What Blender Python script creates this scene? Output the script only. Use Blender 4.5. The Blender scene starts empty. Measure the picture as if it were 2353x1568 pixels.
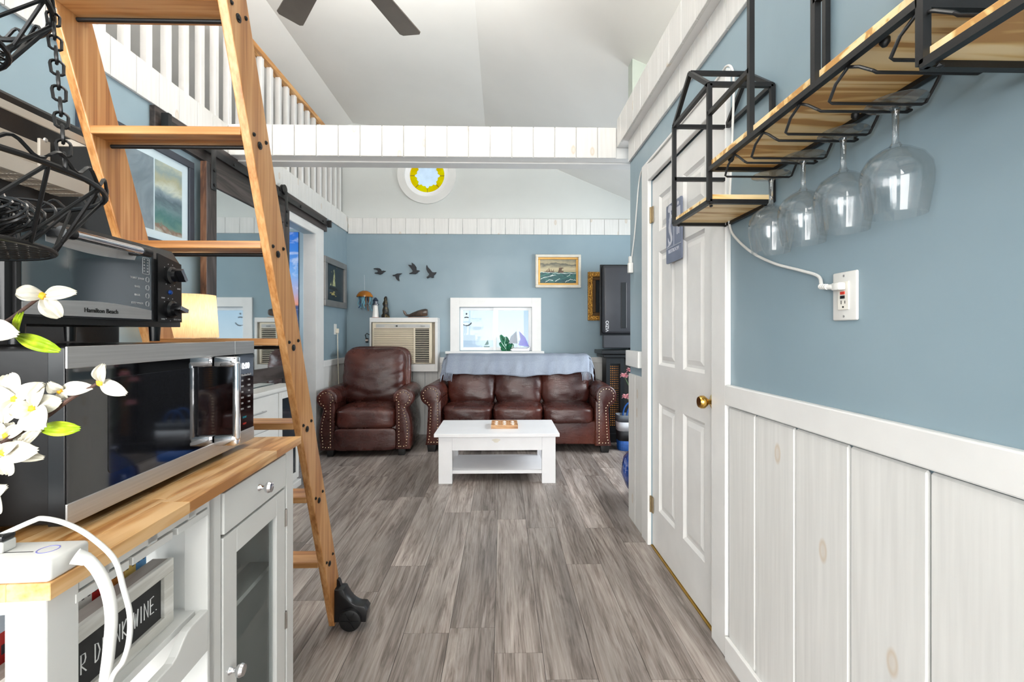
import bpy, bmesh, math, random
from mathutils import Vector, Matrix, noise
random.seed(7)
scene = bpy.context.scene
COL = scene.collection
# ---------------------------------------------------------------- camera
F, VPX, VPY, EZ = 1046.0, 1154.0, 768.0, 1.185
YAW = math.atan((1176.5 - VPX) / F)
cam_d = bpy.data.cameras.new('camera'); cam = bpy.data.objects.new('camera', cam_d); COL.objects.link(cam)
cam.location = (0, 0, EZ); cam.rotation_euler = (math.pi / 2, 0, -YAW)
cam_d.sensor_width = 36; cam_d.lens = F / 2353 * 36; cam_d.shift_y = -(784 - VPY) / 2353
cam_d.clip_start = 0.02
scene.camera = cam
# ---------------------------------------------------------------- world, lights, exposure
scene.view_settings.view_transform = 'Standard'; scene.view_settings.look = 'None'
scene.view_settings.gamma = 1.0; scene.view_settings.use_curve_mapping = False
scene.view_settings.exposure = 0.72
world = bpy.data.worlds.new('world'); scene.world = world; world.use_nodes = True
wn = world.node_tree; bgn = wn.nodes['Background']
# clear hazy sky: white at the horizon, blue overhead, the same all round
_tc = wn.nodes.new('ShaderNodeTexCoord'); _sp = wn.nodes.new('ShaderNodeSeparateXYZ'); _rp = wn.nodes.new('ShaderNodeValToRGB')
wn.links.new(_tc.outputs['Generated'], _sp.inputs[0]); wn.links.new(_sp.outputs['Z'], _rp.inputs['Fac'])
for _e, (_p, _c) in zip([_rp.color_ramp.elements[0], _rp.color_ramp.elements[1], _rp.color_ramp.elements.new(0.10), _rp.color_ramp.elements.new(0.40)], ((0.0, (0.80, 0.91, 0.98)), (1.0, (0.22, 0.44, 0.80)), (0.07, (0.62, 0.81, 0.96)), (0.40, (0.60, 0.78, 0.97)))):
    _e.position = _p; _e.color = _c + (1,)
wn.links.new(_rp.outputs['Color'], bgn.inputs['Color']); bgn.inputs['Strength'].default_value = 0.66
scene.cycles.transparent_max_bounces = 24; scene.cycles.transmission_bounces = 12; scene.cycles.max_bounces = 12; scene.cycles.diffuse_bounces = 5

def area(name, loc, target, sx, sy, watts, color=(1, 1, 1)):
    d = bpy.data.lights.new(name, 'AREA'); d.shape = 'RECTANGLE'; d.size = sx; d.size_y = sy
    d.energy = watts; d.color = color
    o = bpy.data.objects.new(name, d); COL.objects.link(o); o.location = loc
    o.rotation_euler = (Vector(target) - Vector(loc)).to_track_quat('-Z', 'Y').to_euler()
    return o
# added fill lights, all out of view; their windows and lamps are assumed
area('back_fill', (-0.45, -3.85, 1.35), (-0.3, 3, 1.5), 2.3, 2.1, 140, (1.0, 0.985, 0.96))  # added to brighten the room; the doors behind the camera are assumed
area('alcove_fill', (2.42, 4.0, 1.6), (-1.0, 4.3, 0.7), 1.3, 1.1, 46, (0.92, 0.97, 1.0))  # added to light the sofa end from the right; alcove window is assumed
area('gable_fill', (-0.4, -3.85, 2.95), (-0.4, 2.6, 3.2), 2.4, 0.8, 70, (1.0, 0.985, 0.96))  # added to light the ceiling from behind; the back gable has no window
area('right_loft_fill', (1.25, 1.4, 2.73), (-0.8, 1.9, 3.2), 2.2, 0.16, 9, (1.0, 0.98, 0.95))  # added area light hidden in the loft, brightens the ceiling; no lamp there
area('ceiling_fill', (-0.72, 1.95, 3.02), (-0.72, 1.96, 4.0), 0.3, 0.3, 52, (1.0, 0.975, 0.94))  # added upward area light that brightens the ceiling, out of view above the fan
area('right_wall_fill', (-1.74, -1.3, 1.6), (0.8, 0.6, 1.4), 1.3, 1.0, 34, (1.0, 0.985, 0.96))  # added to brighten the right wall; the window on the left is assumed
area('bedroom_fill', (-3.3, 4.3, 1.7), (-2.4, 5.3, 1.5), 1.0, 1.0, 16, (0.95, 0.98, 1.0))  # added to light the room beyond the doorway; no window there

# ---------------------------------------------------------------- pixel -> place (a pixel only gives a direction)
def _ray(px, py):
    u = (px - 1176.5) / F; v = -(py - VPY) / F
    return Vector((u * math.cos(YAW) + math.sin(YAW), math.cos(YAW) - u * math.sin(YAW), v))
def onX(px, py, x): r = _ray(px, py); return Vector((0, 0, EZ)) + r * (x / r.x)
def onY(px, py, y): r = _ray(px, py); return Vector((0, 0, EZ)) + r * (y / r.y)
def onZ(px, py, z): r = _ray(px, py); return Vector((0, 0, EZ)) + r * ((z - EZ) / r.z)

# ---------------------------------------------------------------- scene graph helpers
WM = {}
def empty(name, loc=(0, 0, 0), rz=0.0):
    o = bpy.data.objects.new(name, None); COL.objects.link(o); o.empty_display_size = 0.05
    o.location = loc; o.rotation_euler = (0, 0, rz)
    WM[o.name] = Matrix.Translation(Vector(loc)) @ Matrix.Rotation(rz, 4, 'Z')
    return o
def tag(o, label=None, cat=None, group=None, kind=None):
    if label: o['label'] = label
    if cat: o['category'] = cat
    if group: o['group'] = group
    if kind: o['kind'] = kind
    return o
def thing(name, label, cat, loc=(0, 0, 0), rz=0.0, group=None):
    return tag(empty(name, loc, rz), label, cat, group)
def mesh_of(bm, name, m, smooth=False):
    me = bpy.data.meshes.new(name); bm.normal_update(); bm.to_mesh(me); bm.free()
    for mm in (m if isinstance(m, (list, tuple)) else [m]): me.materials.append(mm)
    if smooth:
        for p in me.polygons: p.use_smooth = True
        try: me.set_sharp_from_angle(angle=math.radians(40 if smooth is True else smooth))
        except Exception: pass
    return me
def part(name, bm, m, parent, smooth=False, local=False, label=None):
    """a mesh given in world coordinates (or in the parent's own), linked under its thing or part"""
    if not local: bm.transform(WM[parent.name].inverted())
    o = bpy.data.objects.new(name, mesh_of(bm, name, m, smooth)); COL.objects.link(o); o.parent = parent
    WM[o.name] = WM[parent.name]
    if label: o['label'] = label
    return o
def solo(name, bm, m, label=None, cat=None, base=None, smooth=False, group=None, kind=None):
    """a thing made of one mesh, origin at its base"""
    if base is None:
        vs = [v.co for v in bm.verts]
        base = ((min(v.x for v in vs) + max(v.x for v in vs)) / 2, (min(v.y for v in vs) + max(v.y for v in vs)) / 2, min(v.z for v in vs))
    M = Matrix.Translation(Vector(base)); bm.transform(M.inverted())
    o = bpy.data.objects.new(name, mesh_of(bm, name, m, smooth)); COL.objects.link(o); o.location = base
    WM[o.name] = M
    return tag(o, label, cat, group, kind)
def struct(name, bm, m, smooth=False):
    return solo(name, bm, m, base=(0, 0, 0), kind='structure', smooth=smooth)

# ---------------------------------------------------------------- shapes (all return / fill a bmesh)
def nb(): return bmesh.new()
def add(a, b):
    me = bpy.data.meshes.new('tmp'); b.to_mesh(me); b.free(); a.from_mesh(me); bpy.data.meshes.remove(me); return a
def box(x0, x1, y0, y1, z0, z1, bev=0.0, seg=2, bm=None):
    b = bmesh.new(); bmesh.ops.create_cube(b, size=1.0)
    bmesh.ops.scale(b, vec=(abs(x1 - x0), abs(y1 - y0), abs(z1 - z0)), verts=b.verts)
    bmesh.ops.translate(b, vec=((x0 + x1) / 2, (y0 + y1) / 2, (z0 + z1) / 2), verts=b.verts)
    if bev > 0: bmesh.ops.bevel(b, geom=b.edges[:], offset=bev, segments=seg, profile=0.5, affect='EDGES')
    return b if bm is None else add(bm, b)
def tube(pts, r, n=8, bm=None, closed=False, cap=True):
    b = bmesh.new(); pts = [Vector(p) for p in pts]; N = len(pts)
    rs = r if isinstance(r, (list, tuple)) else [r] * N
    rings = []; up = None
    for i, p in enumerate(pts):
        if closed: t = pts[(i + 1) % N] - pts[i - 1]
        else: t = pts[min(i + 1, N - 1)] - pts[max(i - 1, 0)]
        t.normalize()
        if up is None:
            up = Vector((0, 0, 1)) if abs(t.z) < 0.9 else Vector((1, 0, 0))
        s = t.cross(up)
        if s.length < 1e-6: s = t.orthogonal()
        s.normalize(); up = s.cross(t).normalized()
        rings.append([b.verts.new(p + (s * math.cos(2 * math.pi * k / n) + up * math.sin(2 * math.pi * k / n)) * rs[i]) for k in range(n)])
    for i in range(N if closed else N - 1):
        A, B = rings[i], rings[(i + 1) % N]
        for k in range(n): b.faces.new((A[k], A[(k + 1) % n], B[(k + 1) % n], B[k]))
    if cap and not closed:
        b.faces.new(list(reversed(rings[0]))); b.faces.new(rings[-1])
    bmesh.ops.recalc_face_normals(b, faces=b.faces)
    return b if bm is None else add(bm, b)
def bar(p, q, w, h=None, bm=None):
    """rectangular bar from p to q"""
    h = h or w; p, q = Vector(p), Vector(q); t = (q - p); L = t.length; t.normalize()
    up = Vector((0, 0, 1)) if abs(t.z) < 0.9 else Vector((1, 0, 0))
    s = t.cross(up).normalized(); u = s.cross(t)
    b = bmesh.new()
    vs = [b.verts.new(c + s * a * w / 2 + u * d * h / 2) for c in (p, q) for a, d in ((-1, -1), (1, -1), (1, 1), (-1, 1))]
    for f in ((3, 2, 1, 0), (4, 5, 6, 7), (0, 1, 5, 4), (1, 2, 6, 5), (2, 3, 7, 6), (3, 0, 4, 7)): b.faces.new([vs[k] for k in f])
    bmesh.ops.recalc_face_normals(b, faces=b.faces)
    return b if bm is None else add(bm, b)
def lathe(prof, c=(0, 0, 0), n=24, axis='Z', bm=None, cap=True):
    """prof = [(r, h)...] turned about an axis through c"""
    b = bmesh.new(); rings = []
    for r, h in prof:
        rings.append([b.verts.new((max(r, 1e-5) * math.cos(2 * math.pi * k / n), max(r, 1e-5) * math.sin(2 * math.pi * k / n), h)) for k in range(n)])
    for A, B in zip(rings, rings[1:]):
        for k in range(n): b.faces.new((A[k], A[(k + 1) % n], B[(k + 1) % n], B[k]))
    if cap: b.faces.new(list(reversed(rings[0]))); b.faces.new(rings[-1])
    bmesh.ops.remove_doubles(b, verts=b.verts, dist=2e-5)
    if axis == 'X': b.transform(Matrix.Rotation(math.pi / 2, 4, 'Y'))
    if axis == 'Y': b.transform(Matrix.Rotation(-math.pi / 2, 4, 'X'))
    b.transform(Matrix.Translation(Vector(c)))
    bmesh.ops.recalc_face_normals(b, faces=b.faces)
    return b if bm is None else add(bm, b)
def cyl(p, q, r, n=16, bm=None): return tube([p, q], r, n, bm)
def prism(pts, d, plane='XZ', at=0.0, bev=0.0, bm=None, seg=2):
    """outline pts in a plane, extruded by d along the third axis starting at `at`"""
    b = bmesh.new()
    def P(a, c, k): return {'XZ': (a, k, c), 'XY': (a, c, k), 'YZ': (k, a, c)}[plane]
    lo = [b.verts.new(P(a, c, at)) for a, c in pts]; hi = [b.verts.new(P(a, c, at + d)) for a, c in pts]
    n = len(pts); f0 = b.faces.new(lo); f1 = b.faces.new(hi)
    for k in range(n): b.faces.new((lo[k], lo[(k + 1) % n], hi[(k + 1) % n], hi[k]))
    bmesh.ops.recalc_face_normals(b, faces=b.faces)
    if bev > 0:
        es = [e for e in b.edges if (e.verts[0] in lo and e.verts[1] in lo) or (e.verts[0] in hi and e.verts[1] in hi)]
        bmesh.ops.bevel(b, geom=es, offset=bev, segments=seg, profile=0.5, affect='EDGES')
    return b if bm is None else add(bm, b)
def squab(cx, cy, cz, dx, dy, dz, p=5.0, cuts=9, wob=0.0, ws=6.0, sag=None, seed=0.0, bm=None):
    """puffy upholstery block: superquadric box with wrinkles"""
    b = bmesh.new(); bmesh.ops.create_cube(b, size=2.0)
    bmesh.ops.subdivide_edges(b, edges=b.edges[:], cuts=cuts, use_grid_fill=True)
    for v in b.verts:
        c = v.co.copy(); n = (abs(c.x) ** p + abs(c.y) ** p + abs(c.z) ** p) ** (1 / p); c /= n
        q = Vector((c.x * dx / 2, c.y * dy / 2, c.z * dz / 2))
        if sag: q = sag(q, c)
        if wob:
            w = noise.noise(Vector((q.x * ws + seed, q.y * ws, q.z * ws * 2.2))) + 0.5 * noise.noise(Vector((q.x * ws * 2.3, q.y * ws * 2.3 + seed, q.z * ws * 5)))
            q += c.normalized() * w * wob
        v.co = q + Vector((cx, cy, cz))
    return b if bm is None else add(bm, b)
def ball(c, r, sub=2, bm=None, scl=(1, 1, 1)):
    b = bmesh.new(); bmesh.ops.create_icosphere(b, subdivisions=sub, radius=r)
    bmesh.ops.scale(b, vec=scl, verts=b.verts); bmesh.ops.translate(b, vec=c, verts=b.verts)
    return b if bm is None else add(bm, b)
def rot(bm, ang, axis, c):
    c = Vector(c); bm.transform(Matrix.Translation(c) @ Matrix.Rotation(ang, 4, axis) @ Matrix.Translation(-c)); return bm
def crom(pts, n=8):
    pts = [Vector(p) for p in pts]; out = []
    P = [pts[0] * 2 - pts[1]] + pts + [pts[-1] * 2 - pts[-2]]
    for i in range(1, len(P) - 2):
        for k in range(n):
            t = k / n; a, b, c, d = P[i - 1], P[i], P[i + 1], P[i + 2]
            out.append(0.5 * ((2 * b) + (c - a) * t + (2 * a - 5 * b + 4 * c - d) * t * t + (3 * b - a - 3 * c + d) * t ** 3))
    out.append(pts[-1]); return out
def rrect(x0, x1, z0, z1, r, n=5):
    o = []
    for cx, cz, a0 in ((x1 - r, z1 - r, 0), (x0 + r, z1 - r, 90), (x0 + r, z0 + r, 180), (x1 - r, z0 + r, 270)):
        for k in range(n + 1):
            a = math.radians(a0 + 90 * k / n); o.append((cx + r * math.cos(a), cz + r * math.sin(a)))
    return o
def text_bm(s, size, depth=0.0006):
    """lettering in its own XY plane, centred on the origin"""
    c = bpy.data.curves.new('lettering', 'FONT'); c.body = s; c.size = size; c.extrude = depth; c.align_x = 'CENTER'; c.align_y = 'CENTER'
    c.resolution_u = 3
    o = bpy.data.objects.new('lettering', c); COL.objects.link(o); bpy.context.view_layer.update()
    me = o.evaluated_get(bpy.context.evaluated_depsgraph_get()).to_mesh()
    b = bmesh.new(); b.from_mesh(me); o.to_mesh_clear() if hasattr(o, 'to_mesh_clear') else None
    bpy.data.objects.remove(o); bpy.data.curves.remove(c); return b
def face_px(bm, at): # lettering facing +X, reading along +Y
    bm.transform(Matrix.Translation(Vector(at)) @ Matrix(((0, 0, 1, 0), (1, 0, 0, 0), (0, 1, 0, 0), (0, 0, 0, 1)))); return bm
def face_my(bm, at): # lettering facing the viewer (-Y)
    bm.transform(Matrix.Translation(Vector(at)) @ Matrix(((1, 0, 0, 0), (0, 0, -1, 0), (0, 1, 0, 0), (0, 0, 0, 1)))); return bm
def face_mx(bm, at): # lettering facing -X, reading along -Y
    bm.transform(Matrix.Translation(Vector(at)) @ Matrix(((0, 0, -1, 0), (-1, 0, 0, 0), (0, 1, 0, 0), (0, 0, 0, 1)))); return bm

# ---------------------------------------------------------------- materials
def lin(c):
    return tuple(((x / 255) / 12.92 if x / 255 <= 0.04045 else ((x / 255 + 0.055) / 1.055) ** 2.4) for x in c) + (1.0,)
MATS = {}
class G:
    def __init__(s, name):
        s.m = bpy.data.materials.new(name); s.m.use_nodes = True; s.t = s.m.node_tree; s.b = s.t.nodes['Principled BSDF']; MATS[name] = s.m
    def n(s, typ, **kw):
        x = s.t.nodes.new('ShaderNode' + typ)
        for k, v in kw.items():
            if k in x.inputs: x.inputs[k].default_value = v
            else: setattr(x, k, v)
        return x
    def l(s, a, b): s.t.links.new(a, b)
    def coords(s, scale=(1, 1, 1), rand=0.0, off=(0, 0, 0)):
        tc = s.n('TexCoord'); mp = s.n('Mapping'); mp.inputs['Scale'].default_value = scale; mp.inputs['Location'].default_value = off
        src = tc.outputs['Object']
        if rand:
            oi = s.n('ObjectInfo'); mul = s.n('Math', operation='MULTIPLY'); mul.inputs[1].default_value = rand
            s.l(oi.outputs['Random'], mul.inputs[0])
            ad = s.n('VectorMath', operation='ADD'); s.l(src, ad.inputs[0]); s.l(mul.outputs[0], ad.inputs[1]); src = ad.outputs[0]
        s.l(src, mp.inputs['Vector']); return mp.outputs['Vector']
    def ramp(s, fac, stops, interp='LINEAR'):
        r = s.n('ValToRGB'); cr = r.color_ramp; cr.interpolation = interp
        while len(cr.elements) < len(stops): cr.elements.new(0.5)
        for e, (p, c) in zip(cr.elements, stops): e.position = p; e.color = lin(c) if not isinstance(c, float) else (c, c, c, 1)
        s.l(fac, r.inputs['Fac']); return r.outputs['Color']
    def noise(s, vec, scale=5.0, detail=3.0, rough=0.5, dist=0.0):
        x = s.n('TexNoise'); x.inputs['Scale'].default_value = scale; x.inputs['Detail'].default_value = detail
        x.inputs['Roughness'].default_value = rough; x.inputs['Distortion'].default_value = dist
        s.l(vec, x.inputs['Vector']); return x.outputs['Fac']
    def mix(s, fac, a, b, mode='MIX'):
        x = s.n('Mix', data_type='RGBA', blend_type=mode)
        for sock, val in ((x.inputs[0], fac), (x.inputs[6], a), (x.inputs[7], b)):
            if isinstance(val, (int, float)): sock.default_value = val
            elif isinstance(val, tuple): sock.default_value = val
            else: s.l(val, sock)
        return x.outputs[2]
    def bump(s, h, strength=0.2, dist=0.01):
        x = s.n('Bump'); x.inputs['Strength'].default_value = strength; x.inputs['Distance'].default_value = dist
        s.l(h, x.inputs['Height']); s.l(x.outputs['Normal'], s.b.inputs['Normal'])
    def done(s, color=None, rough=0.5, metal=0.0, spec=0.5, **kw):
        if color is not None:
            if isinstance(color, tuple): s.b.inputs['Base Color'].default_value = lin(color)
            else: s.l(color, s.b.inputs['Base Color'])
        if isinstance(rough, (int, float)): s.b.inputs['Roughness'].default_value = rough
        else: s.l(rough, s.b.inputs['Roughness'])
        s.b.inputs['Metallic'].default_value = metal; s.b.inputs['Specular IOR Level'].default_value = spec
        for k, v in kw.items(): s.b.inputs[k.replace('_', ' ')].default_value = v
        return s.m
def plain(name, c, rough=0.5, metal=0.0, spec=0.5, var=0.06, scale=8.0, bump=0.0, **kw):
    """one paint or plastic with a little procedural unevenness"""
    g = G(name); f = g.noise(g.coords(), scale, 3)
    lo = tuple(max(0, x * (1 - var)) for x in c); hi = tuple(min(255, x * (1 + var)) for x in c)
    col = g.ramp(f, [(0.3, lo), (0.7, hi)])
    if bump: g.bump(g.noise(g.coords(), scale * 12, 2), bump, 0.002)
    return g.done(col, rough, metal, spec, **kw)
def wood(name, cols, axis='Y', fine=90.0, along=3.0, rough=0.45, rand=7.0, bump=0.12, randcol=0.0, cath=0.5, spec=0.5):
    """grain running along one axis: broad cathedral figure + fine pores"""
    g = G(name); k = {'X': 0, 'Y': 1, 'Z': 2}[axis]
    s1 = [9.0] * 3; s1[k] = along * 0.35; s2 = [fine] * 3; s2[k] = along
    a = g.noise(g.coords(tuple(s1), rand), 1.0, 4, 0.55, 0.6)
    wv = g.n('Math', operation='MULTIPLY'); g.l(a, wv.inputs[0]); wv.inputs[1].default_value = 9.0
    fr = g.n('Math', operation='PINGPONG'); g.l(wv.outputs[0], fr.inputs[0]); fr.inputs[1].default_value = 1.0
    b = g.noise(g.coords(tuple(s2), rand), 1.0, 3, 0.6)
    m = g.n('Mix', data_type='FLOAT'); m.inputs[0].default_value = 1 - cath; g.l(fr.outputs[0], m.inputs[2]); g.l(b, m.inputs[3])
    n = len(cols); col = g.ramp(m.outputs[0], [(0.30 + 0.40 * i / max(1, n - 1), c) for i, c in enumerate(cols)])
    if randcol:
        oi = g.n('ObjectInfo'); mr = g.n('MapRange'); g.l(oi.outputs['Random'], mr.inputs[0]); mr.inputs[3].default_value = 1 - randcol; mr.inputs[4].default_value = 1 + randcol
        hs = g.n('HueSaturation'); g.l(mr.outputs[0], hs.inputs['Value']); g.l(col, hs.inputs['Color']); col = hs.outputs['Color']
    g.bump(b, bump, 0.003)
    return g.done(col, rough, 0, spec)
def glass(name, c=(255, 255, 255), rough=0.0, ior=1.45, thin=False):
    g = G(name)
    if thin:
        tr = g.n('BsdfTransparent'); gl = g.n('BsdfGlossy'); gl.inputs['Roughness'].default_value = rough
        tr.inputs['Color'].default_value = lin(c)
        lw = g.n('LayerWeight'); lw.inputs['Blend'].default_value = 0.5
        pw = g.n('Math', operation='POWER'); g.l(lw.outputs['Facing'], pw.inputs[0]); pw.inputs[1].default_value = 4.0
        fz = g.n('Math', operation='MULTIPLY_ADD'); g.l(pw.outputs[0], fz.inputs[0]); fz.inputs[1].default_value = 0.5; fz.inputs[2].default_value = 0.012
        mx = g.n('MixShader'); g.l(fz.outputs[0], mx.inputs[0]); g.l(tr.outputs[0], mx.inputs[1]); g.l(gl.outputs[0], mx.inputs[2])
        g.l(mx.outputs[0], g.t.nodes['Material Output'].inputs['Surface']); return g.m
    return g.done(c, rough, 0, 0.5, Transmission_Weight=1.0, IOR=ior)

M_BLUE = None
def wall_blue():
    g = G('blue_wall_paint'); v = g.coords()
    f = g.noise(v, 1.3, 3, 0.6); col = g.ramp(f, [(0.3, (126, 146, 156)), (0.7, (137, 156, 165))])
    rf = g.ramp(g.noise(g.coords((2, 2, 0.7)), 2.0, 4, 0.6), [(0.35, 0.30), (0.7, 0.48)])
    g.bump(g.noise(v, 90, 2), 0.05, 0.002); return g.done(col, rf, 0, 0.4)
M_BLUE = wall_blue()
def board_white():
    g = G('white_painted_board'); v = g.coords((1, 1, 1), 11.0)
    grain = g.noise(g.coords((60, 60, 3), 11.0), 1.0, 3)
    base = g.ramp(grain, [(0.3, (206, 205, 202)), (0.7, (218, 217, 214))])
    vo = g.n('TexVoronoi', voronoi_dimensions='2D'); vo.inputs['Scale'].default_value = 1.0
    sxyz = g.n('SeparateXYZ'); g.l(g.coords((5.0, 5.0, 2.4), 11.0), sxyz.inputs[0]); au = g.n('Math', operation='ADD'); g.l(sxyz.outputs[0], au.inputs[0]); g.l(sxyz.outputs[1], au.inputs[1])
    cu = g.n('CombineXYZ'); g.l(au.outputs[0], cu.inputs[0]); g.l(sxyz.outputs[2], cu.inputs[1]); g.l(cu.outputs[0], vo.inputs['Vector'])
    k = g.ramp(vo.outputs['Distance'], [(0.03, 0.5), (0.055, 1.0), (0.085, 0.0)])
    sel = g.n('Math', operation='GREATER_THAN'); sel.inputs[1].default_value = 0.3
    sx = g.n('SeparateColor'); g.l(vo.outputs['Color'], sx.inputs[0]); g.l(sx.outputs[0], sel.inputs[0])
    mu = g.n('Math', operation='MULTIPLY'); g.l(k, mu.inputs[0]); g.l(sel.outputs[0], mu.inputs[1])
    m2 = g.n('Math', operation='MULTIPLY'); g.l(mu.outputs[0], m2.inputs[0]); m2.inputs[1].default_value = 0.6
    col = g.mix(m2.outputs[0], base, lin((190, 168, 140)))
    g.bump(grain, 0.06, 0.002); return g.done(col, 0.38, 0, 0.45)
M_BOARD = board_white()
M_WHITE = plain('white_trim_paint', (220, 219, 217), 0.34, var=0.015)
M_CEIL = plain('white_ceiling_paint', (226, 225, 221), 0.7, var=0.012, scale=2.0)
M_GABLE = plain('pale_grey_gable_paint', (200, 203, 200), 0.65, var=0.012, scale=2.0)
M_BLACK = plain('black_metal', (26, 26, 27), 0.42, 0.3, var=0.15, bump=0.1)
M_BLKPL = plain('black_plastic', (17, 17, 19), 0.28, var=0.1)
M_BLKGL = plain('black_glass', (9, 9, 12), 0.04, var=0.05, spec=0.8, IOR=1.9)
M_CHROME = plain('polished_chrome', (225, 225, 228), 0.07, 1.0, var=0.01)
M_BRASS = plain('brass', (205, 165, 85), 0.16, 1.0, var=0.05)
M_DARK = plain('dark_shadow_gap', (12, 11, 11), 0.8)
def brushed():
    g = G('brushed_steel'); h = g.noise(g.coords((300, 6, 300)), 1.0, 2)
    return g.done(g.ramp(h, [(0.3, (188, 187, 186)), (0.7, (200, 199, 198))]), 0.38, 0.75, 0.5)
M_STEEL = brushed()
# ================================================================ STRUCTURE
XR, XL, YF, YB, XA = 0.835, -1.83, 5.40, -4.00, 2.50     # right wall, left wall, far wall, back wall, alcove wall
YP = 2.95                                                # where the right partition ends
_cache = {}
def piece(parent, name, dims, loc, m, bev=0.0):
    """one board, plank, tile ...: alike pieces share their mesh; parent stands at the origin"""
    key = (name, tuple(round(d, 4) for d in dims), m.name, bev)
    if key not in _cache:
        _cache[key] = mesh_of(box(-dims[0] / 2, dims[0] / 2, -dims[1] / 2, dims[1] / 2, -dims[2] / 2, dims[2] / 2, bev, 1), name, m)
    o = bpy.data.objects.new(name, _cache[key]); COL.objects.link(o); o.parent = parent; o.location = loc
    WM[o.name] = Matrix.Translation(Vector(loc)); return o
def floor_mat():
    g = G('grey_oak_vinyl')
    v = g.coords((1, 1, 1), 31.0)
    a = g.noise(g.coords((14, 1.1, 14), 31.0), 1.0, 5, 0.6, 1.4)
    b = g.noise(g.coords((140, 5, 140), 31.0), 1.0, 4, 0.65, 0.4)
    c = g.noise(g.coords((5, 0.8, 5), 17.0), 1.0, 2)
    wv = g.n('Math', operation='MULTIPLY'); g.l(a, wv.inputs[0]); wv.inputs[1].default_value = 7.0
    pp = g.n('Math', operation='PINGPONG'); g.l(wv.outputs[0], pp.inputs[0]); pp.inputs[1].default_value = 1.0
    col = g.ramp(b, [(0.35, (92, 81, 74)), (0.5, (138, 127, 120)), (0.66, (172, 163, 157))])
    col2 = g.ramp(pp.outputs[0], [(0.0, (86, 77, 71)), (0.45, (134, 124, 118)), (1.0, (158, 150, 145))])
    col = g.mix(0.55, col, col2)
    oi = g.n('ObjectInfo'); mr = g.n('MapRange'); g.l(oi.outputs['Random'], mr.inputs[0]); mr.inputs[3].default_value = 0.84; mr.inputs[4].default_value = 1.34
    cm = g.n('MapRange'); g.l(c, cm.inputs[0]); cm.inputs[1].default_value = 0.3; cm.inputs[2].default_value = 0.7; cm.inputs[3].default_value = 0.60; cm.inputs[4].default_value = 1.28
    mm = g.n('Math', operation='MULTIPLY'); g.l(mr.outputs[0], mm.inputs[0]); g.l(cm.outputs[0], mm.inputs[1])
    hs = g.n('HueSaturation'); g.l(mm.outputs[0], hs.inputs['Value']); g.l(col, hs.inputs['Color'])
    g.bump(b, 0.12, 0.002)
    return g.done(hs.outputs['Color'], 0.38, 0, 0.4)
M_FLOOR = floor_mat()
floor = struct('floor', add(box(-3.6, XA + .1, YB - .1, YF + .1, -0.12, -0.008), nb()), M_DARK)
rr = random.Random(3)
for k in range(-11, 15):
    x0, x1 = max(-0.03 + 0.18 * k, XL), min(-0.03 + 0.18 * (k + 1), XA)
    if x1 - x0 < 0.02: continue
    ylo = YB if x0 < XR else YP
    y = ylo - rr.uniform(0.0, 1.2) + 0.02
    if abs(k) < 1: y = ylo - 0.41
    while y < YF:
        a, b = max(y, ylo), min(y + 1.22, YF)
        if b - a > 0.03: piece(floor, 'plank', (x1 - x0 - 0.0016, b - a - 0.0016, 0.008), ((x0 + x1) / 2, (a + b) / 2, -0.004), M_FLOOR)
        y += 1.22
# bedroom floor beyond the doorway
struct('floor_bedroom', box(-3.6, XL, 3.2, YF, -0.01, 0.0), M_FLOOR)

# ---- right partition wall with the door opening
DY0, DY1, DZ = 1.762, 2.532, 2.045
w = nb()
box(XR, XR + .1, YB, DY0, 0, 2.44, bm=w); box(XR, XR + .1, DY1, YP, 0, 2.44, bm=w); box(XR, XR + .1, DY0, DY1, DZ, 2.44, bm=w)
wall_right = struct('wall_right', w, M_BLUE)
def run(a, b, step, start=None):
    """board edges from a to b"""
    e = [a]; s = (start if start is not None else a + step)
    while s < b - 0.02: e.append(s); s += step
    e.append(b); return list(zip(e, e[1:]))
for a, b in run(YB, 1.64, 0.201, 1.465 - 0.201 * 27):
    piece(wall_right, 'board', (0.012, b - a - 0.003, 0.92), (XR - 0.006, (a + b) / 2, 0.46), M_BOARD, 0.005)
for a, b in run(2.655, YP, 0.15): piece(wall_right, 'board', (0.012, b - a - 0.003, 0.93), (XR - 0.006, (a + b) / 2, 0.465), M_BOARD, 0.0015)
for a, b in run(YB, YP, 0.145): piece(wall_right, 'band_board', (0.014, b - a - 0.003, 0.135), (XR - 0.007, (a + b) / 2, 2.3725), M_BOARD, 0.0015)
t = nb(); box(XR - 0.022, XR, YB, 1.645, 0.925, 1.0, 0.004, bm=t); box(XR - 0.026, XR + .02, 2.70, YP + 0.02, 0.98, 1.08, 0.004, bm=t)
struct('trim_1', t, M_WHITE)
t = nb(); box(XR - 0.026, XR - .012, YB, 1.64, 0.0, 0.085, 0.003, bm=t); struct('baseboard_right', t, M_WHITE)
# overhanging band of the right loft
w = nb(); box(0.785, XR + .1, YB, 3.05, 2.441, 2.625, bm=w); box(XR + .101, XA, YB, YP, 2.445, 2.56, bm=w)
loft_r = struct('wall_right_loft', w, M_WHITE)
for a, b in run(YB, 3.05, 0.145): piece(loft_r, 'board', (0.014, b - a - 0.003, 0.185), (0.778, (a + b) / 2, 2.5325), M_BOARD, 0.0015)
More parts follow.
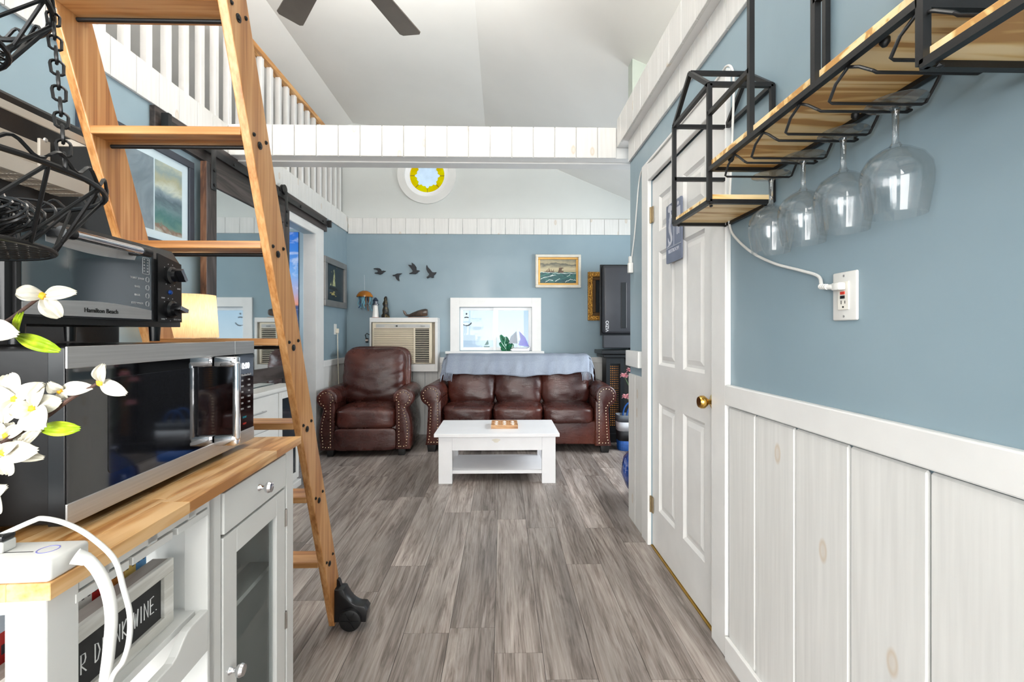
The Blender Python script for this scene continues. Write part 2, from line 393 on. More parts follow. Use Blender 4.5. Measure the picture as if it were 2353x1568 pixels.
# bathroom return wall, alcove wall (with an opening added for light), wall piece on the loft
struct('wall_bathroom', box(XR + .1, XA, YP - .1, YP, 0, 2.44), M_BLUE)
w = nb(); box(XA, XA + .1, YB, 3.35, 0, 2.6, bm=w); box(XA, XA + .1, 4.65, YF, 0, 2.6, bm=w); box(XA, XA + .1, 3.35, 4.65, 0, 1.05, bm=w); box(XA, XA + .1, 3.35, 4.65, 2.15, 2.6, bm=w)
struct('wall_alcove', w, M_BLUE)
struct('wall_loft_partition', box(0.88, XA, 3.06, 3.16, 2.575, 3.06), plain('sage_grey_paint', (176, 186, 176), 0.6, var=0.01))
# ---- left wall with the bedroom doorway
LY0, LY1, LZ = 3.60, 4.475, 2.16
w = nb(); box(XL - .1, XL, YB, -1.95, 0, 2.42, bm=w); box(XL - .1, XL, -0.65, LY0, 0, 2.42, bm=w); box(XL - .1, XL, -1.95, -0.65, 0, 1.1, bm=w); box(XL - .1, XL, -1.95, -0.65, 2.1, 2.42, bm=w); box(XL - .1, XL, LY1, YF, 0, 2.42, bm=w); box(XL - .1, XL, LY0, LY1, LZ, 2.42, bm=w)
wall_left = struct('wall_left', w, M_BLUE)
for a, b in run(YB, YF, 0.150): piece(wall_left, 'band_board', (0.016, b - a - 0.003, 0.185), (XL + 0.008, (a + b) / 2, 2.4775), M_BOARD, 0.0015)
for a, b in run(4.66, YF, 0.148): piece(wall_left, 'board', (0.012, b - a - 0.003, 0.86), (XL + 0.006, (a + b) / 2, 0.43), M_BOARD, 0.0015)
t = nb(); box(XL, XL + .022, 4.66, YF, 0.85, 0.915, 0.003, bm=t); struct('trim_2', t, M_WHITE)
t = nb(); box(XL - .105, XL + .02, LY1 - .006, 4.66, 0, 2.24, 0.003, bm=t); box(XL, XL + .02, LY0 - .1, LY1, LZ, 2.24, 0.003, bm=t); box(XL, XL + .02, LY0 - .14, LY0, 0, 2.24, 0.003, bm=t)
struct('trim_3', t, M_WHITE)
# left loft: floor, back wall of grey boards, side of the roof
w = nb(); box(-3.6, XL - .001, YB, YF, 2.42, 2.57, bm=w); struct('floor_loft', w, M_WHITE)
w = box(-2.95, -2.85, YB, YF, 2.57, 3.34)
M_LOFTG = plain('grey_loft_boards', (120, 112, 107), 0.7, var=0.12)
wall_ll = struct('wall_left_loft', w, plain('grey_loft_wall', (84, 78, 74), 0.7))
for k in range(8): piece(wall_ll, 'board', (0.014, YF - YB, 0.088), (-2.843, (YF + YB) / 2, 2.62 + k * .092), M_LOFTG, 0.003)
# ---- far wall: rectangle with the window opening, gable with the round opening
WX0, WX1, WZ0, WZ1 = onY(1056, 800, YF).x, onY(1222, 800, YF).x, onY(1100, 806, YF).z, onY(1100, 706, YF).z
w = nb(); box(-3.6, WX0, YF, YF + .1, 0, 2.45, bm=w); box(WX1, XA, YF, YF + .1, 0, 2.45, bm=w)
box(WX0, WX1, YF, YF + .1, 0, WZ0, bm=w); box(WX0, WX1, YF, YF + .1, WZ1, 2.45, bm=w)
wall_far = struct('wall_far', w, M_BLUE)
FB0, FB1 = 2.365, 2.55
for a, b in run(XL + .02, XA, 0.168): piece(wall_far, 'band_board', (b - a - 0.003, 0.016, FB1 - FB0), ((a + b) / 2, YF - 0.008, (FB0 + FB1) / 2), M_BOARD, 0.0015)
for a, b in run(XL + .02, XA, 0.150): piece(wall_far, 'board', (b - a - 0.003, 0.012, 0.85), ((a + b) / 2, YF - 0.006, 0.425), M_BOARD, 0.0015)
t = nb(); box(XL, XA, YF - 0.022, YF, 0.845, 0.91, 0.003, bm=t); struct('trim_4', t, M_WHITE)
RC = onY(981, 402, YF); RR = 0.275
def zc(x):   # underside of the roof
    if x >= -0.189: return 3.167 - 0.42 * (x - 0.6)
    if x >= -1.755: return 3.498 + (-0.189 - x) * (3.668 - 3.498) / (1.755 - 0.189)
    return 3.668 - (-1.755 - x) * (3.668 - 3.10) / (3.6 - 1.755)
def gable(y, hole):
    b = bmesh.new()
    out = [(-3.6, 2.44), (XA, 2.44), (XA, zc(XA) + .05), (-0.189, zc(-0.189) + .05), (-1.755, 3.718), (-3.6, 3.15)]
    vs = [b.verts.new((x, y, z)) for x, z in out]; es = [b.edges.new((vs[i], vs[(i + 1) % len(vs)])) for i in range(len(vs))]
    if hole:
        hv = [b.verts.new((RC.x + RR * math.cos(k * math.pi / 24), y, RC.z + RR * math.sin(k * math.pi / 24))) for k in range(48)]
        es += [b.edges.new((hv[i], hv[(i + 1) % 48])) for i in range(48)]
    bmesh.ops.triangle_fill(b, use_beauty=True, use_dissolve=False, edges=es)
    r = bmesh.ops.extrude_face_region(b, geom=b.faces[:])
    bmesh.ops.translate(b, vec=(0, 0.1, 0), verts=[v for v in r['geom'] if isinstance(v, bmesh.types.BMVert)])
    bmesh.ops.recalc_face_normals(b, faces=b.faces); return b
struct('wall_far_gable', gable(YF, True), M_GABLE)
w = gable(YB - .1, False); box(-3.6, -1.5, YB - .1, YB, 0, 2.44, bm=w); box(0.65, XA, YB - .1, YB, 0, 2.44, bm=w); box(-1.5, .65, YB - .1, YB, 2.3, 2.44, bm=w)
struct('wall_back', w, M_GABLE)
# ---- ceiling: three planes
for nm, xs in (('ceiling', (-0.189, XA)), ('ceiling_dormer', (-1.755, -0.189)), ('ceiling_loft', (-3.6, -1.7551))):
    (a, b) = xs; za, zb = zc(a), zc(b)
    struct(nm, prism([(a, za), (b, zb), (b, zb + .1), (a, za + .1)], YF - YB + .2, 'XZ', YB - .1), M_CEIL)
# ---- tie beams clad in short white boards
def beam(name, y0, y1, front=True):
    w = nb(); box(XL + .016, XA if front else .77, y0 + .012, y1, 2.372, 2.575, bm=w); box(XL + .016, XA if front else .77, y0 + 0.09, y1 + 0.012, 2.362, 2.372, 0.003, bm=w)
    o = struct(name, w, M_WHITE)
    for a, b in run(XL + .016, 0.771, 0.1445): piece(o, 'board', (b - a - 0.004, 0.012, 0.205), ((a + b) / 2, y0 + 0.006, 2.4735), M_BOARD, 0.003)
beam('trim_5', 3.05, 3.23)
beam('trim_6', 0.72, 0.88, False)
# ---- white baluster railing on the loft edge
bal = thing('balustrade', 'white square balusters under an oak handrail along the loft edge', 'railing', (XL - .05, 1.2, 2.57))
M_OAKRAIL = wood('oak_handrail_wood', [(176, 122, 66), (206, 152, 92), (222, 172, 112)], 'Y', 80, 3, 0.4)
part('handrail', box(XL - .085, XL - .015, -0.3, YF - .002, 3.335, 3.375, 0.006), M_OAKRAIL, bal)
part('bottom_rail', box(XL - .07, XL - .03, -0.3, YF - .002, 2.57, 2.60, 0.003), M_WHITE, bal)
y = 2.303 - 0.142 * 16; proto = None
while y < YF - .03:
    if proto is None:
        bb = box(-0.019, 0.019, -0.019, 0.019, 2.60, 3.335, 0.002, 1); proto = mesh_of(bb, 'baluster', M_WHITE)
    o = bpy.data.objects.new('baluster', proto); COL.objects.link(o); o.parent = bal; o.location = (0, y - 1.2, -2.57); y += 0.142

# ---- window in the far wall
M_PANE = glass('window_glass', (244, 249, 252), 0.0, 1.45, thin=True)
M_VINYL = plain('white_vinyl', (240, 241, 242), 0.3, var=0.01)
c0, c1 = onY(1035, 812, YF), onY(1243, 685, YF)
win = empty('window_1', (0, YF, 0)); tag(win, kind='structure')
t = nb(); box(c0.x, WX0, YF - .02, YF, WZ0 - .01, c1.z, 0.002, bm=t); box(WX1, c1.x, YF - .02, YF, WZ0 - .01, c1.z, 0.002, bm=t); box(WX0, WX1, YF - .02, YF, WZ1, c1.z, 0.002, bm=t)
part('casing', t, M_WHITE, win)
part('window_sill', box(c0.x - .05, c1.x + .03, YF - .10, YF + .02, WZ0 - .035, WZ0 - .005, 0.004), M_WHITE, win)
part('apron', box(c0.x, c1.x - .02, YF - .03, YF - .012, WZ0 - .10, WZ0 - .035, 0.002), M_WHITE, win)
xm = (WX0 + WX1) / 2
for i, (a, b, yy) in enumerate(((WX0, xm + .03, 0.055), (xm - .03, WX1, 0.03))):
    s = nb(); fw = 0.038
    box(a, a + fw, YF + yy, YF + yy + .03, WZ0, WZ1, 0.002, bm=s); box(b - fw, b, YF + yy, YF + yy + .03, WZ0, WZ1, 0.002, bm=s)
    box(a + fw, b - fw, YF + yy, YF + yy + .03, WZ0, WZ0 + fw, 0.002, bm=s); box(a + fw, b - fw, YF + yy, YF + yy + .03, WZ1 - fw, WZ1, 0.002, bm=s)
    so = part('sash', s, M_VINYL, win)
    part('pane', box(a + fw, b - fw, YF + yy + .012, YF + yy + .016, WZ0 + fw, WZ1 - fw), M_PANE, so)
# ---- round stained window in the gable
rw = empty('window_2', (RC.x, YF, RC.z)); tag(rw, kind='structure')
def ring(r0, r1, y0, y1, n=64):
    return lathe([(r0, y0), (r1, y0), (r1, y1), (r0, y1), (r0, y0)], (RC.x, 0, RC.z), n, 'Y', cap=False)
part('casing', ring(0.262, 0.345, YF - .022, YF), plain('pale_round_casing', (214, 214, 211), 0.5, var=0.01), rw, 30)
part('window_frame', ring(0.205, 0.275, YF + .005, YF + .06), M_VINYL, rw, 30)
M_YEL = G('yellow_stained_glass'); tr = M_YEL.n('BsdfTranslucent'); tr.inputs['Color'].default_value = lin((255, 226, 20))
tp = M_YEL.n('BsdfTransparent'); f = M_YEL.noise(M_YEL.coords(), 9, 3); cc = M_YEL.ramp(f, [(0.3, (255, 222, 0)), (0.7, (255, 240, 50))]); M_YEL.l(cc, tp.inputs['Color'])
mx = M_YEL.n('MixShader'); mx.inputs[0].default_value = 1.0; M_YEL.l(tr.outputs[0], mx.inputs[1]); M_YEL.l(tp.outputs[0], mx.inputs[2]); M_YEL.l(mx.outputs[0], M_YEL.t.nodes['Material Output'].inputs['Surface'])
M_YEL = M_YEL.m
def petal_r(a):   # scalloped inner edge with a point on each joint
    u = (a / (math.pi / 4)) % 1.0; u = min(u, 1 - u) * 2
    return 0.150 - 0.022 * min(1.0, u * 2.2) + 0.004 * math.sin(u * 9)
for k in range(8):
    b = bmesh.new(); g0 = math.pi / 4 * k + 0.012; g1 = math.pi / 4 * (k + 1) - 0.012; n = 12
    ring_i = []; ring_o = []
    for j in range(n + 1):
        a = g0 + (g1 - g0) * j / n
        for lst, r in ((ring_i, petal_r(a)), (ring_o, 0.206)):
            lst.append([b.verts.new((RC.x + r * math.cos(a), yy, RC.z + r * math.sin(a))) for yy in (YF + .03, YF + .036)])
    for j in range(n):
        for q in (0, 1): b.faces.new((ring_i[j][q], ring_i[j + 1][q], ring_o[j + 1][q], ring_o[j][q]))
        b.faces.new((ring_i[j][0], ring_i[j][1], ring_i[j + 1][1], ring_i[j + 1][0]))
    bmesh.ops.recalc_face_normals(b, faces=b.faces)
    part('yellow_pane', b, M_YEL, rw)
lead = nb()
for k in range(8):
    a = math.pi / 4 * k; d = Vector((math.cos(a), 0, math.sin(a))); c = Vector((RC.x, YF + .033, RC.z))
    bar(c + d * 0.148, c + d * 0.208, 0.004, 0.006, bm=lead)
part('leading', lead, plain('olive_leading', (120, 104, 20), 0.5), rw)
M_FROST = G('frosted_white_glass'); tr = M_FROST.n('BsdfTranslucent'); tr.inputs['Color'].default_value = (1, 1, 1, 1); tp = M_FROST.n('BsdfTransparent')
nz = M_FROST.noise(M_FROST.coords(), 12, 2); rc_ = M_FROST.ramp(nz, [(0.3, 0.94), (0.7, 1.0)]); M_FROST.l(rc_, tp.inputs['Color'])
mx = M_FROST.n('MixShader'); mx.inputs[0].default_value = 0.97; M_FROST.l(tr.outputs[0], mx.inputs[1]); M_FROST.l(tp.outputs[0], mx.inputs[2]); M_FROST.l(mx.outputs[0], M_FROST.t.nodes['Material Output'].inputs['Surface'])
part('pane', lathe([(0.0, YF + .040), (0.206, YF + .040), (0.206, YF + .044), (0.0, YF + .044)], (RC.x, 0, RC.z), 48, 'Y', cap=False), M_FROST.m, rw)

# ---- six-panel door in the right wall
door = empty('door_1', (XR, DY0, 0)); tag(door, kind='structure')
dx = XR + 0.005; TH = 0.035
st = 0.105; ym = (DY0 + DY1) / 2
rows = [(0.235, 0.815), (1.02, 1.625), (1.735, 1.925)]
d = nb()
y0, y1 = DY0 + .004, DY1 - .004
box(dx, dx + TH, y0, y0 + st, 0.012, DZ - .008, bm=d); box(dx, dx + TH, y1 - st, y1, 0.012, DZ - .008, bm=d); box(dx, dx + TH, ym - .05, ym + .05, 0.012, DZ - .008, bm=d)
zz = [0.012] + [z for r in rows for z in r] + [DZ - .008]
for a, b in zip(zz[0::2], zz[1::2]):
    box(dx, dx + TH, y0 + st, ym - .05, a, b, bm=d); box(dx, dx + TH, ym + .05, y1 - st, a, b, bm=d)
part('frame', d, M_WHITE, door)
for (a, b) in rows:
    for (p, q) in ((y0 + st, ym - .05), (ym + .05, y1 - st)):
        pn = nb(); box(dx + .012, dx + TH - .004, p, q, a, b, bm=pn)
        # sloped moulding and raised field
        f = bmesh.new()
        def rect(x, i): return [f.verts.new((x, yy, z_)) for yy, z_ in ((p + i, a + i), (q - i, a + i), (q - i, b - i), (p + i, b - i))]
        R = [rect(dx + .001, 0.0), rect(dx + .0115, 0.014), rect(dx + .0115, 0.026), rect(dx + .004, 0.048)]
        for A, B in zip(R, R[1:]):
            for k in range(4): f.faces.new((A[k], A[(k + 1) % 4], B[(k + 1) % 4], B[k]))
        f.faces.new(R[-1]); bmesh.ops.recalc_face_normals(f, faces=f.faces)
        for fc in f.faces:
            if fc.normal.x > 0: fc.normal_flip()
        add(pn, f); part('panel', pn, M_WHITE, door)
kp = onX(1640, 927, dx)
kn = lathe([(0.0, -.004), (0.031, -.004), (0.031, 0.004), (0.024, 0.007), (0.011, 0.010), (0.011, 0.026), (0.018, 0.030), (0.026, 0.040), (0.026, 0.052), (0.021, 0.060), (0.0, 0.061)], (0, 0, 0), 24, 'X')
kn.transform(Matrix.Translation((dx, kp.y, 0.915)) @ Matrix.Rotation(math.pi, 4, 'Z'))
part('knob', kn, M_BRASS, door, True)
for z in (0.235, 1.85):
    h = nb(); cyl((XR - .004, DY1 - .001, z - .045), (XR - .004, DY1 - .001, z + .045), 0.006, 10, bm=h); box(XR - .003, XR + .002, DY1 - .03, DY1 + .012, z - .044, z + .044, bm=h)
    part('hinge', h, plain('worn_hinge_brass', (150, 132, 100), 0.4, 0.8) if z < .3 else MATS['worn_hinge_brass'], door, True)
t = nb(); cw = 0.115
box(XR - .02, XR + .01, DY0 - cw, DY0 - .003, 0, DZ + cw, 0.004, bm=t); box(XR - .02, XR + .01, DY1 + .003, DY1 + cw, 0, DZ + cw, 0.004, bm=t); box(XR - .02, XR + .01, DY0 - .003, DY1 + .003, DZ + .0, DZ + cw, 0.004, bm=t)
struct('trim_7', t, M_WHITE)
struct('trim_8', box(XR - .004, XR + .09, DY0, DY1, 0.0, 0.008, 0.002), plain('brass_threshold', (176, 140, 60), 0.35, 0.8))
# ================================================================ LEFT SIDE
M_OAK = wood('ladder_oak', [(158, 102, 54), (184, 128, 74), (198, 144, 90), (210, 160, 108)], 'Z', 130, 1.6, 0.34, 5.0, 0.08, 0.0, 0.3)
M_OAKX = wood('tread_oak', [(150, 96, 48), (178, 122, 68), (194, 140, 86), (206, 156, 104)], 'X', 130, 1.6, 0.34, 5.0, 0.08, 0.0, 0.4)
# ---- rolling library ladder
lad = thing('library_ladder', 'oak rolling library ladder with flat treads and a black caster foot', 'ladder', (-0.88, 1.846, 0))
Yf = lambda z: 1.846 - 0.36 * z
SD = 0.110
for xa in (-0.696, -1.111):
    st_ = prism([(Yf(0.012), 0.012), (Yf(0.012) + SD, 0.012), (Yf(2.62) + SD, 2.62), (Yf(2.62), 2.62)], 0.024, 'YZ', xa, 0.003)
    so = part('stile', st_, M_OAK, lad)
    if xa > -1:
        for k in range(9):
            z = 0.322 + 0.283 * k
            bl = nb()
            for (dy, dz, r) in ((0.055, -0.030, 0.0105), (0.025, -0.012, 0.0055), (0.088, -0.008, 0.0055)):
                cyl((-0.674, Yf(z) + dy, z + dz), (-0.6695, Yf(z) + dy, z + dz), r, 14, bm=bl); cyl((-0.6695, Yf(z) + dy, z + dz), (-0.667, Yf(z) + dy, z + dz), r * 0.55, 8, bm=bl)
            part('bolt', bl, M_BLACK, so, True)
for k in range(9):
    z = 0.322 + 0.283 * k
    part('tread', box(-1.088, -0.695, Yf(z) + .003, Yf(z) + .100, z - 0.022, z, 0.003), M_OAKX, lad)
    part('tie_rod', cyl((-1.092, Yf(z) + .070, z - .030), (-0.694, Yf(z) + .070, z - .030), 0.0055, 10), M_BLACK, lad, True)
for s in (1, -1):
    X = lambda a: (-0.672 + a) if s > 0 else (-1.111 - a)
    y0 = 1.835
    pr = [(0.0, 0.03), (0.125, 0.03), (0.130, 0.075), (0.118, 0.092)]
    for k in range(1, 9):
        a = k / 8; pr.append((0.118 - 0.083 * a ** 0.62, 0.092 + 0.066 * a ** 1.7))
    pr += [(0.030, 0.160), (0.0, 0.160)]
    cb = prism([(X(a), z) for a, z in pr], 0.055, 'XZ', y0, 0.003)
    prism([(X(a), z) for a, z in ((0, .16), (.016, .16), (.010, .180), (.004, .186), (0, .186))], 0.02, 'XZ', y0 + .03, bm=cb)
    co = part('caster_bracket', cb, M_BLKPL, lad, 30)
    wb = lathe([(0.0, -.012), (0.018, -.013), (0.036, -.012), (0.042, -.010), (0.044, 0.0), (0.042, .010), (0.0, .012)], (X(0.066), y0 - .004, 0.044), 28, 'Y')
    for q in range(6):
        a = q * math.pi / 3; c = Vector((X(0.066), y0 - .017, 0.044)); dd = Vector((math.cos(a), 0, math.sin(a)))
        bar(c, c + dd * 0.036, 0.006, 0.004, bm=wb)
    part('wheel', wb, M_BLACK, co, True)

# ---- butcher-block kitchen cart (local frame: x = 0 front edge of the top, y = 0 near end)
CL, CR = Vector((-0.516, 0.531, 0)), math.radians(3.35)
CM = Matrix.Translation(CL) @ Matrix.Rotation(CR, 4, 'Z')
cart = thing('kitchen_cart', 'white kitchen cart with butcher block top, drawer and glazed door', 'cart', tuple(CL), CR)
M_CART = plain('cart_white_lacquer', (222, 222, 219), 0.3, var=0.012)
M_BLOCK = wood('butcher_block', [(178, 120, 62), (206, 152, 92), (222, 174, 116), (232, 190, 136)], 'Y', 120, 4.0, 0.3, 9.0, 0.05, 0.10)
rr = random.Random(11)
for i in range(9):
    x1 = -0.047 * i; x0 = x1 - 0.047; y = 0.0; first = rr.uniform(0.12, 0.42)
    while y < 0.752 - 1e-6:
        y2 = min(0.752, y + first); 
        if 0.752 - y2 < 0.08: y2 = 0.752
        ob = part('stave', box(x0 + 1e-4, x1 - 1e-4, y + 1e-4, y2 - 1e-4, 0.880, 0.900, 0.0006, 1), M_BLOCK, cart, local=True); y = y2; first = rr.uniform(0.2, 0.45)
def cp(name, bm, m=None, parent=None, smooth=False): return part(name, bm, m or M_CART, parent or cart, smooth, local=True)
for (xa, ya) in ((-0.060, 0.012), (-0.410, 0.012), (-0.060, 0.690), (-0.410, 0.690)):
    cp('leg', box(xa, xa + .045, ya, ya + .045, 0, 0.880, 0.002))
cp('leg', box(-0.060, -0.018, 0.338, 0.384, 0.08, 0.880, 0.002))
t = nb(); box(-0.030, -0.016, 0.058, 0.338, 0.862, 0.880, bm=t); box(-0.40, -0.388, 0.058, 0.69, 0.80, 0.880, bm=t); box(-0.388, -0.06, 0.02, 0.032, 0.855, 0.88, bm=t); cp('apron', t)
for yc in (0.095, 0.190, 0.290):
    t = nb(); box(-0.38, -0.016, yc - .010, yc + .010, 0.859, 0.880, bm=t); box(-0.38, -0.014, yc - .044, yc + .044, 0.847, 0.859, 0.001, bm=t); cp('glass_rail', t)
t = nb(); box(-0.388, -0.018, 0.345, 0.360, 0.08, 0.88, bm=t); cp('divider', t)
t = nb(); box(-0.388, -0.02, 0.715, 0.728, 0.08, 0.88, bm=t); cp('side_panel', t)
t = nb(); box(-0.40, -0.392, 0.36, 0.72, 0.08, 0.88, bm=t); cp('back_panel', t)
cp('bottom_panel', box(-0.40, -0.03, 0.36, 0.72, 0.08, 0.098))
for zsh in (0.655, 0.33):
    for i in range(6):
        x0 = -0.385 + i * 0.060; cp('shelf_slat', box(x0, x0 + .045, 0.02, 0.345, zsh, zsh + .012, 0.001))
    pts = [(0.02, zsh - .065), (0.338, zsh - .065)]
    top = []
    for k in range(33):
        yy = 0.338 - (0.318) * k / 32; u = (0.338 - yy) / 0.318
        dip = 0.030 * (0.5 - 0.5 * math.cos(min(1, max(0, (u - .16) / .16)) * math.pi)) * (0.5 + 0.5 * math.cos(min(1, max(0, (u - .70) / .16)) * math.pi))
        top.append((yy, zsh + .012 - dip))
    cp('scalloped_rail', prism(pts + top, 0.015, 'YZ', -0.032, 0.002))
for i in range(4): cp('inner_slat', box(-0.37 + i * .083, -0.31 + i * .083, 0.36, 0.715, 0.560, 0.572, 0.001))
dr = cp('drawer', box(-0.034, -0.014, 0.388, 0.684, 0.785, 0.868, 0.0015))
def knob(y, z, x, parent):
    k = lathe([(0.0, 0), (0.008, 0), (0.007, .003), (0.0045, .006), (0.0045, .012), (0.011, .016), (0.0135, .022), (0.011, .028), (0.0, .030)], (x, y, z), 20, 'X'); return cp('knob', k, M_CHROME, parent, True)
knob(0.535, 0.830, -0.014, dr)
d = nb(); fx0, fx1 = -0.036, -0.016
box(fx0, fx1, 0.388, 0.440, 0.105, 0.778, 0.0015, bm=d); box(fx0, fx1, 0.632, 0.684, 0.105, 0.778, 0.0015, bm=d); box(fx0, fx1, 0.440, 0.632, 0.726, 0.778, 0.0015, bm=d); box(fx0, fx1, 0.440, 0.632, 0.105, 0.160, 0.0015, bm=d)
do = cp('door', d)
cp('glass_pane', box(-0.028, -0.025, 0.438, 0.634, 0.158, 0.728), glass('cabinet_glass', (235, 238, 238), 0.02, 1.45, thin=True), do)
knob(0.412, 0.497, -0.016, do)
for z in (0.70, 0.43, 0.2):
    h = nb(); box(-0.018, -0.0145, 0.680, 0.692, z - .022, z + .022, bm=h); cyl((-0.0145, 0.686, z - .022), (-0.0145, 0.686, z + .022), 0.003, 8, bm=h); cp('hinge', h, plain('nickel', (170, 165, 160), 0.3, 1.0) if z == .70 else MATS['nickel'], do)

# ---- wooden sign box on the cart shelf
M_WASH = wood('white_washed_wood', [(205, 202, 194), (226, 224, 218), (236, 234, 229)], 'Y', 120, 4, 0.6)
M_GREYWOOD = wood('grey_sign_wood', [(138, 128, 120), (158, 149, 142), (172, 164, 158)], 'Y', 120, 4, 0.6)
SF = Matrix.Translation(Vector((0, 0, 0)))
def cart_at(x, y, z): return tuple(CM @ Vector((x, y, z)))
sg = thing('wine_sign', 'box sign with white lettering on a black panel about drinking wine', 'sign', cart_at(-0.085, 0.128, 0.667), CR)
def L(bm): return bm  # sign-local: x toward the room, y along, z up
y0, y1, zt = -0.185, 0.180, 0.115
part('back_box', box(-0.010, 0.018, y0, y1, 0.0, zt - .002), M_GREYWOOD, sg, local=True)
fr = nb(); box(0.018, 0.026, y0, y1, 0.092, zt, 0.001, bm=fr); box(0.018, 0.026, y0, y1, 0, 0.020, 0.001, bm=fr); box(0.018, 0.026, y0, y0 + .022, 0.020, 0.092, 0.001, bm=fr); box(0.018, 0.026, y1 - .024, y1, 0.020, 0.092, 0.001, bm=fr)
part('frame', fr, M_WASH, sg, local=True)
bk = part('chalk_panel', box(0.017, 0.0195, y0 + .02, y1 - .022, 0.018, 0.094), plain('chalk_black', (38, 38, 38), 0.7), sg, local=True)
GL = {'S': [[(1, .85), (.6, 1), (.1, .9), (.05, .65), (.9, .4), (.95, .1), (.5, 0), (0, .12)]], 'A': [[(0, 0), (.5, 1), (1, 0)], [(.2, .38), (.8, .38)]], 'V': [[(0, 1), (.5, 0), (1, 1)]],
      'E': [[(.9, 1), (.1, .97), (.1, 0), (.9, 0)], [(.1, .5), (.75, .52)]], 'W': [[(0, 1), (.28, 0), (.5, .8), (.75, 0), (1, 1)]], 'T': [[(0, 1), (1, 1)], [(.5, 1), (.45, 0)]],
      'R': [[(.1, 0), (.1, 1), (.8, .95), (.9, .7), (.7, .5), (.1, .45), (1, 0)]], 'D': [[(.1, 0), (.1, 1), (.6, .92), (.95, .5), (.6, .06), (.1, 0)]], 'I': [[(.5, 1), (.5, 0)]],
      'N': [[(.05, 0), (.05, 1), (.95, 0), (.95, 1)]], 'K': [[(.1, 1), (.1, 0)], [(.9, 1), (.1, .45), (.95, 0)]], '.': [[(.1, 0), (.1, .04)]]}
tx = nb(); yc = -0.130
for ch in 'SAVE WATER DRINK WINE.':
    if ch in GL:
        wd = 0.005 if ch == 'I' else 0.0098
        for st_ in GL[ch]:
            tube([(0.0200, yc + u * wd, 0.042 + v * 0.027) for u, v in st_], 0.0009, 6, bm=tx)
        yc += wd + 0.0042
    else: yc += 0.0100
part('lettering', tx, plain('chalk_white', (240, 240, 238), 0.7), bk, local=True)
# ---- printed board of painted houses behind the sign
hp = thing('house_print', 'small printed board of colourful painted houses behind the wine sign', 'print', cart_at(-0.108, 0.13, 0.667), CR)
part('board', box(-0.010, 0.0, -0.20, 0.18, 0.0, 0.165), plain('print_sky', (196, 208, 222), 0.4), hp, local=True)
cols = [(190, 40, 38), (205, 60, 48), (232, 228, 220), (238, 235, 230), (228, 226, 222), (186, 52, 44), (214, 150, 50), (222, 190, 110), (96, 150, 196), (60, 140, 200), (210, 120, 60)]
ph = plain('print_window', (60, 50, 56), 0.4); y = -0.20; i = 0; rr = random.Random(5)
while y < 0.17:
    wd = rr.uniform(0.026, 0.042); y2 = min(0.18, y + wd); c = (rr.choice([(186, 40, 36), (200, 58, 46)]) if y < -.05 or .05 < y < .095 else rr.choice([(226, 222, 214), (234, 231, 226)]) if y < .05 else rr.choice([(220, 186, 100), (206, 130, 60)]) if y < .14 else (90, 150, 200))
    hgt = rr.uniform(0.135, 0.158)
    ho = part('house', box(-0.001, 0.0006, y, y2, 0.02, hgt), plain('print_house_%d' % i, c, 0.45, var=0.1), hp, local=True)
    wnd = nb(); n = max(2, int(wd / 0.010))
    for a in range(n):
        for zq in (0.035, 0.062, 0.089, 0.116):
            yy = y + (a + .5) / n * (y2 - y); box(0.0003, 0.0010, yy - .0022, yy + .0022, zq, zq + .012, bm=wnd)
    part('windows', wnd, ph, ho, local=True); y = y2; i += 1
part('canal', box(-0.001, 0.0008, -0.20, 0.18, 0.0, 0.02), plain('print_green', (60, 120, 60), 0.5, var=0.3, scale=60), hp, local=True)

# ---- power strip with its cords, on the near corner of the cart
M_WPL = plain('white_plastic', (214, 213, 209), 0.35, var=0.01)
ps = thing('power_strip', 'white power strip with a plug in it on the corner of the cart', 'power strip', cart_at(-0.15, 0.028, 0.900), CR)
part('body', box(-0.16, 0.149, -0.028, 0.028, 0.0, 0.026, 0.005, 3), M_WPL, ps, True, local=True)
sl = nb()
for x in (-.12, -.08, -.04, 0.0, 0.035):
    for dy in (-.008, .006): box(x, x + .012, dy, dy + .002, 0.0258, 0.0264, bm=sl)
box(0.058, 0.11, -0.004, -0.0028, 0.0258, 0.0263, bm=sl)
part('slots', sl, M_DARK, ps, local=True)
part('badge', lathe([(0.0095, 0.0258), (0.0108, 0.0258), (0.0108, 0.0263), (0.0095, 0.0263), (0.0095, 0.0258)], (0.122, 0.002, 0), 32, cap=False), plain('violet_print', (120, 120, 190), 0.5), ps, local=True)
kc = [onY(175, 1280, .5515), onY(196, 1282, .556), onY(225, 1312, .553), onY(247, 1360, .55), onY(256, 1420, .55), onY(250, 1500, .55), onY(242, 1568, .55), Vector((-.478, .552, .70)), Vector((-.474, .554, .60)), Vector((-.470, .556, .45)), Vector((-.466, .558, .25)), Vector((-.464, .56, .10)), Vector((-.464, .58, .03)), Vector((-.475, .62, .009)), Vector((-.49, .70, .009))]
part('collar', tube([onY(172, 1279, .5495), onY(200, 1286, .556)], [0.0088, 0.0072], 16), M_WPL, ps, True)
part('power_cord', tube(crom(kc, 16), 0.0062, 14), M_WPL, ps, True)
pl = thing('charger_plug', 'small black and white charger plug with a thin white cord', 'plug', tuple(CM @ Vector((-0.080, 0.030, 0.9262))), CR)
part('casing', box(-0.011, 0.009, -0.009, 0.009, 0.0, 0.013, 0.002), M_WPL, pl, local=True)
part('cap', box(-0.011, 0.010, -0.010, 0.008, 0.013, 0.021, 0.003), M_BLKPL, pl, local=True)
